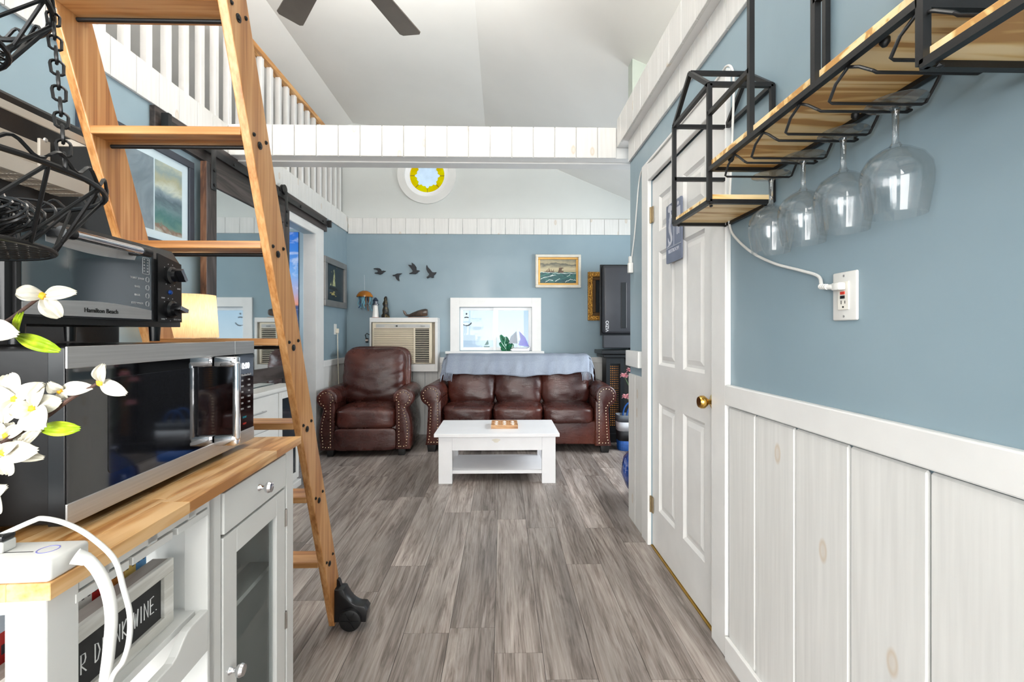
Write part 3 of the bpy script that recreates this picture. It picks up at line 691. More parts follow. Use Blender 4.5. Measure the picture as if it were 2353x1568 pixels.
tc = [tuple(CM @ Vector((-0.080, 0.030, 0.945))), onY(75, 1198, .572), onY(100, 1192, .572), onY(150, 1203, .57), onY(205, 1232, .565), onY(262, 1285, .56), onY(283, 1350, .556), onY(298, 1410, .553), onY(297, 1470, .55), onY(283, 1520, .547), onY(255, 1568, .545), Vector((-.474, .544, .70)), Vector((-.476, .543, .60)), Vector((-.474, .542, .45)), Vector((-.470, .541, .25)), Vector((-.466, .54, .10)), Vector((-.464, .52, .03)), Vector((-.47, .47, .006)), Vector((-.50, .42, .006))]
tb = tube(crom(tc, 16), 0.0030, 10); part('thin_cord', tb, M_WPL, pl, True)

# ---- microwave
MWR = math.radians(3.7)
mw = thing('microwave', 'black and stainless microwave oven standing on the butcher block cart', 'microwave', (-0.609, 0.649, 0.900), MWR)
def mp(name, bm, m, parent=None, smooth=False, label=None): return part(name, bm, m, parent or mw, smooth, local=True, label=label)
mp('body', box(-0.385, -0.022, 0.004, 0.545, 0.016, 0.264, 0.003), plain('microwave_black_metal', (22, 20, 20), 0.33, 0.4, bump=0.05))
mp('side_seam', box(-0.145, -0.141, 0.002, 0.005, 0.02, 0.258), plain('seam_metal', (110, 106, 104), 0.4, 0.8))
for (x, y) in ((-0.06, 0.06), (-0.06, 0.49), (-0.34, 0.06), (-0.34, 0.49)): mp('foot', lathe([(0.012, 0.0), (0.012, 0.017)], (x, y, 0), 12), plain('foot_grey', (150, 150, 152), 0.4) if (x, y) == (-0.06, 0.06) else MATS['foot_grey'])
dm = mp('door', box(-0.024, -0.002, 0.0, 0.452, 0.016, 0.266, 0.001), M_BLKPL)
mp('glass_front', box(-0.0022, -0.001, 0.002, 0.450, 0.040, 0.240), M_BLKGL, dm)
mp('steel_top', box(-0.0025, 0.0006, 0.001, 0.452, 0.236, 0.2675, 0.001), M_STEEL, dm)
mp('steel_bottom', box(-0.0025, 0.0006, 0.001, 0.452, 0.015, 0.046, 0.001), M_STEEL, dm)
g = G('microwave_window_mesh'); vo = g.n('TexVoronoi'); vo.inputs['Scale'].default_value = 420; g.l(g.coords(), vo.inputs['Vector'])
MWIN = g.done(g.ramp(vo.outputs['Distance'], [(0.2, (6, 6, 8)), (0.5, (26, 27, 32))]), 0.05, 0, 0.9)
mp('window', prism(rrect(0.075, 0.345, 0.066, 0.216, 0.008), 0.0012, 'YZ', -0.0012), MWIN, dm)
hb = nb()
HY = 0.372
for z in (0.050, 0.224): box(0.0, 0.048, HY - .009, HY + .009, z - .011, z + .011, 0.003, bm=hb)
box(0.038, 0.051, HY - .009, HY + .007, 0.050, 0.224, 0.005, 3, bm=hb)
mp('handle', hb, M_CHROME, dm, True)
cpn = mp('control_panel', box(-0.024, -0.001, 0.4535, 0.548, 0.016, 0.266, 0.001), M_BLKGL)
mp('steel_top', box(-0.023, 0.0006, 0.4535, 0.548, 0.236, 0.2675, 0.001), M_STEEL, cpn); mp('steel_bottom', box(-0.023, 0.0006, 0.4535, 0.548, 0.015, 0.046, 0.001), M_STEEL, cpn)
g = G('lit_display'); M_LED = g.done((255, 255, 255), 0.5, 0, 0.5); g.b.inputs['Emission Color'].default_value = (0.85, 0.92, 1, 1); g.b.inputs['Emission Strength'].default_value = 0.8
mp('clock', face_px(text_bm('0:00', 0.022), (0.0002, 0.505, 0.205)), M_LED, cpn, label='lit white clock digits')
M_PRINT = plain('pale_print', (190, 190, 192), 0.5)
kb = face_px(text_bm('Hamilton Beach', 0.0075), (0.0002, 0.508, 0.183))
for r in range(6):
    for c in range(2): add(kb, face_px(text_bm(('1 2 3', '4 5 6')[c] if r % 2 else ('7 8', '9 0')[c], 0.006), (0.0002, 0.488 + c * .034, 0.170 - r * .014)))
mp('keypad_print', kb, M_PRINT, cpn)
mp('start_mark', face_px(text_bm('START', 0.006), (0.0002, 0.50, 0.078)), plain('teal_print', (50, 150, 170), 0.5), cpn)
mp('stop_mark', face_px(text_bm('STOP', 0.006), (0.0002, 0.50, 0.062)), plain('red_print', (190, 50, 40), 0.5), cpn)

# ---- toaster oven
to = thing('toaster_oven', 'black toaster oven with two knobs standing on the microwave', 'toaster oven', (-0.785, 0.735, 1.168), math.radians(2.6))
def tp_(name, bm, m, parent=None, smooth=False, label=None): return part(name, bm, m, parent or to, smooth, local=True, label=label)
tp_('body', prism([(-0.26, 0.034), (0.0, 0.034), (0.0, 0.19), (-0.02, 0.222), (-0.26, 0.222)], 0.425, 'XZ', 0.0, 0.006), plain('oven_black', (20, 20, 21), 0.4, 0.2, bump=0.1), smooth=25)
for (x, y) in ((-0.03, 0.05), (-0.03, 0.375), (-0.22, 0.05), (-0.22, 0.375)): tp_('foot', lathe([(0.010, 0.0), (0.012, 0.036)], (x, y, 0), 14), M_BLKPL, smooth=True)
dd = tp_('door', prism(rrect(0.012, 0.318, 0.046, 0.204, 0.006), 0.006, 'YZ', 0.0), plain('oven_door_frame', (14, 14, 15), 0.25))
g = G('oven_glass'); OG = g.done((64, 74, 78), 0.05, 0, 0.9, IOR=1.8)
tp_('glass_pane', prism(rrect(0.020, 0.310, 0.068, 0.190, 0.004), 0.0012, 'YZ', 0.0058), OG, dd)
tp_('steel_strip', prism([(0.02, 0.050), (0.31, 0.050), (0.31, 0.070)] + [(0.31 - 0.29 * k / 12, 0.070 + 0.010 * math.sin(math.pi * k / 12)) for k in range(1, 13)], 0.0014, 'YZ', 0.0062), M_STEEL, dd)
tp_('steel_top', prism([(0.06, 0.197), (0.06, 0.184)] + [(0.06 + 0.20 * k / 10, 0.176 - 0.006 * math.sin(math.pi * k / 10)) for k in range(11)] + [(0.27, 0.197)], 0.0014, 'YZ', 0.0062), M_STEEL, dd)
hb = tube([(0.035, 0.08, 0.192), (0.035, 0.245, 0.192)], 0.0085, 14)
ho = tp_('handle', hb, M_CHROME, dd, True)
for y in (0.068, 0.250):
    eb = cyl((0.035, y - .012, 0.192), (0.035, y + .012, 0.192), 0.0098, 14); box(0.004, 0.035, y - .008, y + .008, 0.184, 0.198, 0.003, bm=eb)
    tp_('handle_end', eb, M_BLKPL, ho, True)
tp_('brand_print', face_px(text_bm('Hamilton Beach', 0.0125), (0.0078, 0.175, 0.062)), M_DARK, dd)
gp = nb()
for r, s in enumerate(('TOAST SHADE', 'BAKE', 'BROIL', 'KEEP WARM')):
    z = 0.138 - r * .018; add(gp, face_px(text_bm(s, 0.006), (0.0072, 0.268, z)))
    o_ = rrect(0.293, 0.302, z - .005, z + .005, 0.003); tube([(0.0074, a, b) for a, b in o_], 0.0006, 5, bm=gp, closed=True)
tube([(0.0074, a, b) for a, b in rrect(0.283, 0.303, 0.150, 0.186, 0.002)], 0.0005, 5, bm=gp, closed=True)
for r in range(5):
    for c in range(2): add(gp, face_px(text_bm('15', 0.0045), (0.0072, 0.288 + c * .010, 0.182 - r * .0065)))
tp_('door_print', gp, M_PRINT, dd)
# rack and tray seen dimly through the door are part of the dark glass; control panel
cpn = tp_('control_panel', prism([(0.336, 0.046), (0.420, 0.046), (0.418, 0.19), (0.336, 0.204)], 0.004, 'YZ', 0.0), plain('oven_panel', (24, 24, 25), 0.3))
for z in (0.158, 0.076):
    kb = lathe([(0.0, 0), (0.021, 0), (0.021, .006), (0.016, .010), (0.015, .018), (0.0, .018)], (0.004, 0.378, z), 24, 'X')
    grip = box(0.010, 0.036, -0.005, 0.005, -0.016, 0.016, 0.002); rot(grip, math.radians(35 if z > .1 else 75), 'X', (0, 0, 0)); grip.transform(Matrix.Translation((0, 0.378, z))); add(kb, grip)
    ko = tp_('dial', kb, M_BLKPL, cpn, True)
    face = box(0.0358, 0.0368, -0.0048, 0.0048, -0.0155, 0.0155); rot(face, math.radians(35 if z > .1 else 75), 'X', (0, 0, 0)); face.transform(Matrix.Translation((0, 0.378, z))); tp_('dial_face', face, M_CHROME, ko)
    tk = nb()
    for q in range(9):
        a = math.radians(-50 + 33 * q); box(0.0038, 0.0044, 0.378 + .027 * math.sin(a) - .001, 0.378 + .027 * math.sin(a) + .001, z + .027 * math.cos(a) - .001, z + .027 * math.cos(a) + .001, bm=tk)
    tp_('dial_marks', tk, M_PRINT, ko)
tp_('indicator', lathe([(0.0, 0), (0.0055, 0), (0.0045, .004), (0.0, .005)], (0.004, 0.376, 0.117), 16, 'X'), plain('blue_indicator', (20, 70, 150), 0.15), cpn, True)
gp = nb()
for (y, z, s) in ((0.352, 0.102, 'TEMP'), (0.352, 0.052, 'TIMER'), (0.402, 0.052, 'FUNCTION'), (0.408, 0.128, 'BAKE')): add(gp, face_px(text_bm(s, 0.005), (0.0042, y, z)))
tp_('panel_print', gp, M_PRINT, cpn)

# ---- black refrigerator behind, with a beige clip-on shelf rack
fr = thing('refrigerator', 'black refrigerator standing against the blue wall behind the toaster oven', 'refrigerator', (-1.51, 1.10, 0))
M_FRIDGE = plain('fridge_black', (24, 24, 25), 0.42, 0.1, bump=0.12)
part('body', box(-1.80, -1.245, 0.76, 1.459, 0.02, 1.775, 0.008), M_FRIDGE, fr)
part('freezer_door', box(-1.243, -1.20, 0.76, 1.459, 1.27, 1.775, 0.010), M_FRIDGE, fr)
part('door', box(-1.243, -1.20, 0.76, 1.459, 0.06, 1.262, 0.010), M_FRIDGE, fr)
part('plinth', box(-1.78, -1.25, 0.78, 1.44, 0.0, 0.03), M_DARK, fr)
rk = thing('shelf_rack', 'beige metal shelf rack with slots hanging on the black refrigerator', 'rack', (-1.16, 1.0, 1.56))
M_BEIGE = plain('beige_enamel', (186, 178, 166), 0.4, var=0.02)
part('back_plate', box(-1.1995, -1.196, 0.80, 1.222, 1.600, 1.678, 0.001), M_BEIGE, rk)
part('tab', box(-1.196, -1.188, 1.196, 1.224, 1.590, 1.690, 0.002), M_BEIGE, rk)
t = nb(); box(-1.118, -1.112, 0.80, 1.255, 1.690, 1.709, 0.001, bm=t); box(-1.196, -1.112, 1.249, 1.255, 1.690, 1.709, 0.001, bm=t); part('guard_rail', t, M_BEIGE, rk)
t = nb(); box(-1.118, -1.112, 0.80, 1.255, 1.556, 1.590, 0.001, bm=t); box(-1.196, -1.112, 1.249, 1.255, 1.556, 1.590, 0.001, bm=t); part('tray_rim', t, M_BEIGE, rk)
t = nb()
for i in range(9): box(-1.195 + i * .009, -1.1895 + i * .009, 0.80, 1.249, 1.556, 1.559, bm=t)
for j in range(12): box(-1.196, -1.116, 0.81 + j * .038, 0.826 + j * .038, 1.5555, 1.5585, bm=t)
part('tray', t, M_BEIGE, rk)
cyl_ = lathe([(0.0, 0.0), (0.006, 0.0), (0.004, 0.003), (0.0, 0.003)], (-1.188, 1.210, 1.690), 12, 'X'); part('screw', cyl_, M_STEEL, rk, True)

# ---- three-tier hanging wire basket with cable bundles
hbk = thing('hanging_wire_basket', 'tiered black wire basket hung on chains and filled with black cables', 'basket', (-0.591, 0.436, 1.275))
BC = Vector((-0.591, 0.436, 0))
M_WIRE = plain('black_wire', (22, 22, 23), 0.35, 0.4)
def circ(r, z, n=40, ph=0.0): return [BC + Vector((r * math.cos(2 * math.pi * k / n + ph), r * math.sin(2 * math.pi * k / n + ph), z)) for k in range(n)]
def tier(r0, z0, r1, z1):
    w = nb(); tube(circ(r0, z0, 48), 0.0030, 8, bm=w, closed=True)
    part('rim', w, M_WIRE, hbk, True)
    w = nb(); tube([BC + Vector(((r0 + .001) * math.cos(a), (r0 + .001) * math.sin(a), z0 + .008 + .006 * math.sin(a * 26))) for a in [2 * math.pi * k / 208 for k in range(208)]], 0.0018, 5, bm=w, closed=True)
    part('wavy_trim', w, M_WIRE, hbk, True)
    w = nb(); tube(circ(r1, z1, 40), 0.0026, 8, bm=w, closed=True); part('bottom_ring', w, M_WIRE, hbk, True)
    w = nb(); n = 14
    for k in range(n):
        a = 2 * math.pi * k / n; b = 2 * math.pi * (k + .5) / n; c = 2 * math.pi * (k - .75) / n
        P = lambda r, t, z: BC + Vector((r * math.cos(t), r * math.sin(t), z))
        tube([P(r0, a, z0), P(r1, b, z1)], 0.0019, 6, bm=w); tube([P(r0, a, z0), P(r1, c, z1)], 0.0019, 6, bm=w)
    part('side_wires', w, M_WIRE, hbk, True)
    w = nb(); n = int(r1 * 2 / 0.011)
    for k in range(1, n):
        x = -r1 + 2 * r1 * k / n; h = math.sqrt(max(0, r1 * r1 - x * x))
        tube([BC + Vector((x, -h, z1)), BC + Vector((x, h, z1))], 0.0012, 4, bm=w); tube([BC + Vector((-h, x, z1)), BC + Vector((h, x, z1))], 0.0012, 4, bm=w)
    part('bottom_mesh', w, M_WIRE, hbk)
tier(0.166, 1.345, 0.1244, 1.275); tier(0.1226, 1.538, 0.089, 1.481)
def chain(p, q, L=0.0205):
    p, q = Vector(p), Vector(q); n = max(2, int((q - p).length / (L * 0.80))); t = (q - p).normalized(); s = t.orthogonal().normalized(); u = t.cross(s); w = nb()
    for k in range(n):
        c = p + (q - p) * ((k + .5) / n); e = s if k % 2 else u
        h = L / 2; r = 0.0053; pts = []
        for j in range(12):
            a = 2 * math.pi * j / 12; cx = r * math.cos(a); cy = (h - r) * (1 if math.sin(a) >= 0 else -1) + r * math.sin(a)
            pts.append(c + e * cx + t * cy)
        tube(pts, 0.0015, 5, bm=w, closed=True)
    return w
def rp(r, deg, z): a = math.radians(deg); return BC + Vector((r * math.cos(a), r * math.sin(a), z))
ends = [(rp(0.166, 6, 1.345), rp(0.1226, 38, 1.538)), (rp(0.166, 140, 1.345), rp(0.1226, 158, 1.538)), (rp(0.166, 255, 1.345), rp(0.1226, 278, 1.538))]
for a, b in ends:
    part('chain', chain(a, b), M_WIRE, hbk, True); part('chain', chain(b, rp(0.012, math.degrees(math.atan2(b.y - BC.y, b.x - BC.x)), 1.90)), M_WIRE, hbk, True)
part('hanging_rod', add(lathe([(0.0, 1.89), (0.014, 1.895), (0.014, 1.905), (0.0, 1.91)], (BC.x, BC.y, 0), 16), cyl((BC.x, BC.y, 1.9), (BC.x, BC.y, zc(BC.x) + .002), 0.004)), M_WIRE, hbk, True)
# cable bundles lying in the basket: coils bound together
rr = random.Random(4); w = nb()
for j in range(5):
    oy = (-0.085, -0.045, 0.0, 0.045, 0.085)[j]; ox = (0.012, 0.02, -0.01, 0.01, 0.0)[j]
    for k in range(18):
        Lh = rr.uniform(0.050, 0.092) * (1 - 4 * abs(oy) ** 1.5); rad = rr.uniform(0.010, 0.024); z0 = 1.304 + rr.uniform(-.002, .018); pts = []
        dy = oy + rr.uniform(-.012, .012)
        for q in range(28):
            a = 2 * math.pi * q / 28
            pts.append(BC + Vector((ox + (Lh * math.copysign(abs(math.cos(a)) ** 0.6, math.cos(a))), dy + 0.010 * math.sin(a) + rr.uniform(-.001, .001), z0 + rad * math.sin(a))))
        tube(pts, 0.0015, 5, bm=w, closed=True)
cb = solo('cable_bundle', w, plain('black_cable', (20, 20, 22), 0.3), 'looped black cables lying bundled inside the wire basket', 'cable', smooth=True)
cb['kind'] = 'stuff'

# ---- artificial white blossom branches in a vase on the cart, reaching over the power strip
fl = thing('blossom_branches', 'white four-petal blossoms with yellow hearts on brown twigs beside the microwave', 'flowers', (-0.735, 0.600, 0.900))
M_PETAL = plain('ivory_petal', (206, 201, 186), 0.6, var=0.03)
M_HEART = plain('yellow_heart', (228, 176, 30), 0.6)
M_TWIG = plain('brown_twig', (74, 52, 44), 0.7, var=0.25, scale=60, bump=0.4)
g = G('lime_leaf'); LF = g.ramp(g.noise(g.coords(), 40, 3), [(0.35, (120, 150, 20)), (0.6, (176, 196, 40)), (0.8, (200, 110, 40))]); M_LEAF = g.done(LF, 0.45)
vs = lathe([(0.0, 0.0), (0.030, 0.0), (0.034, 0.01), (0.026, 0.10), (0.020, 0.17), (0.024, 0.185), (0.021, 0.185), (0.017, 0.17), (0.022, 0.10), (0.026, 0.012), (0.0, 0.010)], (-0.735, 0.610, 0.9), 24, cap=False)
part('vase', vs, plain('white_ceramic', (230, 229, 226), 0.2), fl, True)
def twig(pts, r0, r1):
    c = crom(pts, 6); n = len(c); return tube(c, [r0 + (r1 - r0) * i / (n - 1) for i in range(n)], 8)
base = Vector((-0.735, 0.610, 1.08))
PT = lambda x, y, yy=.53: onY(x, y, yy)
tw = twig([Vector((-0.735, .610, .93)), base, PT(-120, 1150, .56), PT(0, 1025, .535), PT(100, 962, .53), PT(165, 915, .53), PT(232, 878, .53)], 0.0045, 0.0018); part('twig', tw, M_TWIG, fl, True)
tw = twig([Vector((-0.735, .610, .95)), base + Vector((0, 0, .04)), PT(-150, 900, .57), PT(-20, 765, .55), PT(25, 733, .54), PT(85, 688, .53)], 0.0042, 0.0018); part('twig', tw, M_TWIG, fl, True)
tw = twig([PT(60, 985, .532), PT(35, 1000, .532), PT(0, 1025, .535)], 0.0015, 0.003); part('twig', tw, M_TWIG, fl, True)
def blade(a, b, width, cup=0.25, lift=0.006, tip2=1.25, face=None, n=10, m=5):
    """a petal or leaf from a to b: curved, cupped, with its own thickness"""
    a, b = Vector(a), Vector(b); t = b - a; L = t.length; t.normalize()
    f = face or Vector((0.35, -1, 0.15)); s = t.cross(f).normalized(); u = s.cross(t)
    bm = bmesh.new(); R = []
    for i in range(n + 1):
        v = i / n; wd = width / 2 * (math.sin(math.pi * (0.05 + 0.90 * v ** tip2)) ** 0.62) + 0.0004
        row = []
        for j in range(-m, m + 1):
            q = j / m
            p = a + t * (L * v) + s * (wd * q) + u * (lift * math.sin(math.pi * v) * 1.5 + cup * wd * (q * q - .5) + 0.0010 * math.sin(q * 9 + v * 4))
            row.append((bm.verts.new(p), bm.verts.new(p - u * 0.0006)))
        R.append(row)
    for i in range(n):
        for j in range(2 * m):
            for k in (0, 1): bm.faces.new((R[i][j][k], R[i][j + 1][k], R[i + 1][j + 1][k], R[i + 1][j][k]))
    bmesh.ops.recalc_face_normals(bm, faces=bm.faces); return bm
FLW = [((97, 680), [((36, 672), 30), ((174, 672), 26), ((138, 730), 34)], .53),
       ((230, 880), [((237, 838), 22), ((290, 905), 26), ((258, 882), 16)], .525),
       ((136, 897), [((112, 880), 22), ((212, 890), 26), ((150, 918), 20)], .535),
       ((72, 940), [((20, 945), 34), ((98, 880), 24), ((140, 920), 36), ((98, 985), 50), ((62, 970), 20)], .522),
       ((34, 918), [((98, 883), 26), ((-20, 905), 34), ((18, 860), 40), ((10, 972), 36), ((66, 925), 26)], .53),
       ((15, 1002), [((58, 980), 22), ((-20, 990), 40), ((22, 972), 26)], .54),
       ((52, 1022), [((92, 988), 20), ((70, 1000), 16), ((48, 1000), 16)], .54),
       ((8, 1040), [((85, 1035), 40), ((100, 1052), 22), ((10, 1092), 44), ((38, 1018), 20), ((-40, 1030), 40)], .522),
       ((-15, 1135), [((14, 1118), 26), ((-60, 1110), 40), ((-15, 1180), 40)], .53),
       ((-30, 755), [((40, 768), 40), ((8, 742), 16), ((-90, 740), 40)], .54)]
for (c, pets, yy) in FLW:
    cpt = PT(c[0], c[1], yy - .004)
    fo = part('flower', ball(cpt, 0.0042, 1, scl=(1, .9, 1.1)), M_HEART, fl, True)
    for i, (e, wd) in enumerate(pets):
        part('petal', blade(cpt + Vector((0, .002, 0)), PT(e[0], e[1], yy - 0.006 + 0.010 * ((i * 7) % 3 - 1)), wd / 1046 * yy * 1.15, 0.35, 0.004), M_PETAL, fo, True)
part('leaf', blade(PT(40, 772, .55), PT(137, 806, .53), 0.016, 0.3, 0.004), M_LEAF, fl, True)
part('leaf', blade(PT(92, 985, .53), PT(183, 985, .525), 0.016, 0.3, 0.003), M_LEAF, fl, True)
part('leaf', blade(PT(52, 712, .535), PT(40, 765, .55), 0.008, 0.3, 0.003), M_LEAF, fl, True)

# ---- framed seascape pair on the left wall
M_NAVYFR = plain('charcoal_frame', (44, 50, 60), 0.45)
M_MAT = plain('white_mat', (236, 236, 234), 0.8, var=0.01)
def grad_mat(name, z0, z1, stops, amp=0.25, scale=(4, 6, 9), rough=0.35):
    g = G(name); tcn = g.n('TexCoord'); sp = g.n('SeparateXYZ'); g.l(tcn.outputs['Object'], sp.inputs[0])
    zr = g.n('MapRange', clamp=False); g.l(sp.outputs['Z'], zr.inputs[0]); zr.inputs[1].default_value = z0; zr.inputs[2].default_value = z1
    nz = g.noise(g.coords(scale), 1.0, 5, 0.62, 0.8); ma = g.n('Math', operation='MULTIPLY_ADD'); g.l(nz, ma.inputs[0]); ma.inputs[1].default_value = amp; ma.inputs[2].default_value = -amp / 2
    ad = g.n('Math', operation='ADD'); g.l(zr.outputs[0], ad.inputs[0]); g.l(ma.outputs[0], ad.inputs[1])
    return g.done(g.ramp(ad.outputs[0], stops), rough, 0, 0.5)
def pic_mat(name, stops, scale=(6, 6, 18), sc=1.0, dist=2.0):
    g = G(name); f = g.noise(g.coords(scale), sc, 5, 0.6, dist); return g.done(g.ramp(f, stops), 0.35, 0, 0.5)
y0, y1, z0, z1 = 1.99, 2.715, 1.645, 2.19
fp = thing('framed_seascape', 'wide charcoal framed seascape with white mat on the blue wall', 'picture', (XL, (y0 + y1) / 2, z0))
fb = nb(); fw = 0.04
box(XL, XL + .022, y0, y1, z0, z0 + fw, 0.002, bm=fb); box(XL, XL + .022, y0, y1, z1 - fw, z1, 0.002, bm=fb); box(XL, XL + .022, y0, y0 + fw, z0 + fw, z1 - fw, 0.002, bm=fb); box(XL, XL + .022, y1 - fw, y1, z0 + fw, z1 - fw, 0.002, bm=fb)
part('frame', fb, M_NAVYFR, fp); part('mat', box(XL + .002, XL + .010, y0 + fw, y1 - fw, z0 + fw, z1 - fw), M_MAT, fp)
part('print', box(XL + .009, XL + .0115, 2.425, 2.625, z0 + .085, z1 - .085), grad_mat('cloudy_sea_print', 0.085, 0.46, [(0.0, (206, 196, 178)), (0.08, (150, 104, 78)), (0.12, (110, 140, 122)), (0.22, (66, 116, 110)), (0.34, (120, 140, 138)), (0.44, (92, 104, 110)), (0.56, (150, 158, 160)), (0.66, (222, 214, 190)), (0.76, (196, 180, 140)), (0.88, (160, 166, 158)), (1.0, (206, 198, 170))], 0.45), fp)
part('print', box(XL + .009, XL + .0115, 2.08, 2.415, z0 + .085, z1 - .085), pic_mat('grey_print', [(0.3, (120, 124, 128)), (0.7, (160, 164, 166))], (1, 4, 4)), fp)
part('glazing', box(XL + .013, XL + .015, y0 + fw, y1 - fw, z0 + fw, z1 - fw), M_PANE, fp)

# ---- sliding barn door with mirrored panels, on a black track
M_DKWOOD = wood('dark_stained_wood', [(34, 27, 25), (58, 48, 45), (74, 66, 64)], 'Z', 100, 3, 0.45)
M_DKWOODY = wood('dark_header_wood', [(30, 25, 23), (52, 44, 41), (66, 58, 56)], 'Y', 100, 3, 0.5)
tk = thing('barn_door_track', 'black sliding door track on a dark wooden header board', 'track', (XL, 3.5, 2.2))
part('header_board', box(XL + .001, XL + .030, 2.40, 4.72, 2.235, 2.375, 0.002), M_DKWOODY, tk)
part('rail', box(XL + .050, XL + .057, 2.42, 4.70, 2.285, 2.328, 0.001), M_BLACK, tk)
for y in (2.55, 3.05, 3.55, 4.05, 4.55): part('spacer', cyl((XL + .028, y, 2.306), (XL + .064, y, 2.306), 0.011, 12), M_BLACK, tk, True)
part('end_stop', box(XL + .045, XL + .085, 4.68, 4.705, 2.275, 2.345, 0.002), M_BLACK, tk); part('end_stop', box(XL + .045, XL + .085, 2.42, 2.445, 2.275, 2.345, 0.002), M_BLACK, tk)
bd0, bd1, bz0, bz1 = 2.745, 3.80, 0.015, 2.215
bx0, bx1 = XL + .036, XL + .074
bdo = thing('barn_door', 'sliding barn door of mirrored panels in a dark wood frame', 'door', ((bx0 + bx1) / 2, (bd0 + bd1) / 2, bz0))
M_MIRROR = G('mirror_silver'); _f = M_MIRROR.noise(M_MIRROR.coords(), 3, 2); M_MIRROR = M_MIRROR.done(M_MIRROR.ramp(_f, [(0.3, (205, 212, 214)), (0.7, (214, 220, 222))]), 0.03, 1.0)
sw = 0.095
for a in (bd0, bd1 - sw):
    so = part('stile', box(bx0, bx1, a, a + sw, bz0, bz1, 0.003), M_DKWOOD, bdo)
    if a == bd0: part('raw_edge', box(bx0 + .001, bx1 - .002, bd0 - .002, bd0 + .003, bz0, bz1, 0.001), wood('raw_edge_wood', [(70, 44, 30), (104, 70, 48), (124, 90, 66)], 'Z', 60, 4, 0.7), so)
rails = [(bz0, bz0 + .12), (0.83, 0.93), (2.085, bz1)]
for (a, b) in rails: part('rail', box(bx0, bx1, bd0 + sw, bd1 - sw, a, b, 0.003), M_DKWOODY, bdo)
for a, b in ((rails[0][1], rails[1][0]), (rails[1][1], rails[2][0])): part('mirror_panel', box(bx0 + .012, bx1 - .010, bd0 + sw, bd1 - sw, a, b), M_MIRROR, bdo)
for y in (bd0 + .06, bd1 - .06):
    h = nb(); box(bx1, bx1 + .006, y - .022, y + .022, 2.06, 2.345, 0.003, bm=h)
    for z in (2.09, 2.18): cyl((bx1 + .005, y, z), (bx1 + .014, y, z), 0.010, 6, bm=h)
    ho = part('hanger_strap', h, M_BLACK, bdo, 30)
    part('roller', lathe([(0.0, -.012), (0.040, -.012), (0.040, -.006), (0.032, 0), (0.040, .006), (0.040, .012), (0.0, .012)], (XL + .0535, y, 2.360), 24, 'X'), M_BLACK, ho, True)

# ---- bedroom behind the doorway: far wall carries a sunset tapestry
struct('wall_bedroom', box(-3.7, -3.6, 3.2, YF, 0, 2.42), M_BLUE); struct('wall_bedroom_side', box(-3.6, XL - .1, 3.2, 3.3, 0, 2.42), M_BLUE)
g = G('sunset_print'); tcn = g.n('TexCoord'); sp = g.n('SeparateXYZ'); g.l(tcn.outputs['Object'], sp.inputs[0])
nz = g.noise(g.coords((3, 3, 7)), 1.0, 5, 0.6, 1.0)
zr = g.n('MapRange'); g.l(sp.outputs['Z'], zr.inputs[0]); zr.inputs[1].default_value = 0.0; zr.inputs[2].default_value = 2.2
base = g.ramp(zr.outputs[0], [(0.0, (120, 150, 190)), (0.42, (150, 170, 200)), (0.50, (70, 90, 130)), (0.55, (40, 60, 110)), (0.56, (220, 140, 110)), (0.62, (170, 160, 190)), (0.72, (110, 160, 215)), (0.85, (40, 120, 205)), (1.0, (20, 100, 200))])
cl = g.ramp(nz, [(0.55, 0.0), (0.7, 0.6)])
TAP = g.done(g.mix(cl, base, lin((215, 220, 232))), 0.7)
solo('sunset_tapestry', box(-3.4, -2.39, YF - .012, YF - .004, 0.30, 2.38), TAP, 'large blue sunset beach tapestry on the bedroom wall beyond the doorway', 'tapestry')

# ---- slim white sideboard with a lamp
sb = thing('sideboard', 'slim white sideboard with drawers and a glazed end door by the mirrored barn door', 'sideboard', (-1.67, 2.9, 0))
SX0, SX1, SY0, SY1 = -1.745, -1.59, 2.15, 3.60
part('body', box(SX0, SX1 - .016, SY0, SY1, 0.05, 0.775, 0.002), M_CART, sb); part('top', box(SX0, SX1 + .01, SY0 - .01, SY1 + .01, 0.775, 0.80, 0.003), M_CART, sb)
part('plinth', box(SX0, SX1 + .012, SY0, SY1 + .015, 0.0, 0.05, 0.004), M_CART, sb)
for (a, b) in ((2.17, 2.70), (2.71, 3.27)):
    for z in (0.07, 0.305, 0.54):
        d_ = part('drawer', box(SX1 - .016, SX1, a, b, z, z + .225, 0.002), M_CART, sb)
        h = nb(); tube([(SX1 + .018, (a + b) / 2 - .08, z + .13), (SX1 + .018, (a + b) / 2 + .08, z + .13)], 0.005, 8, bm=h)
        for s in (-.06, .06): cyl((SX1 - .001, (a + b) / 2 + s, z + .13), (SX1 + .018, (a + b) / 2 + s, z + .13), 0.004, 8, bm=h)
        part('handle', h, M_STEEL, d_, True)
d = nb(); box(SX1 - .016, SX1, 3.28, 3.33, 0.07, 0.765, 0.002, bm=d); box(SX1 - .016, SX1, 3.55, 3.595, 0.07, 0.765, 0.002, bm=d); box(SX1 - .016, SX1, 3.33, 3.55, 0.715, 0.765, 0.002, bm=d); box(SX1 - .016, SX1, 3.33, 3.55, 0.07, 0.12, 0.002, bm=d)
do = part('door', d, M_CART, sb); part('glass_pane', box(SX1 - .010, SX1 - .006, 3.33, 3.55, 0.12, 0.715), plain('smoked_glass', (40, 48, 54), 0.06), do)
lm = thing('table_lamp', 'table lamp with a glowing cream linen drum shade on the sideboard', 'lamp', (-1.640, 2.45, 0.80))
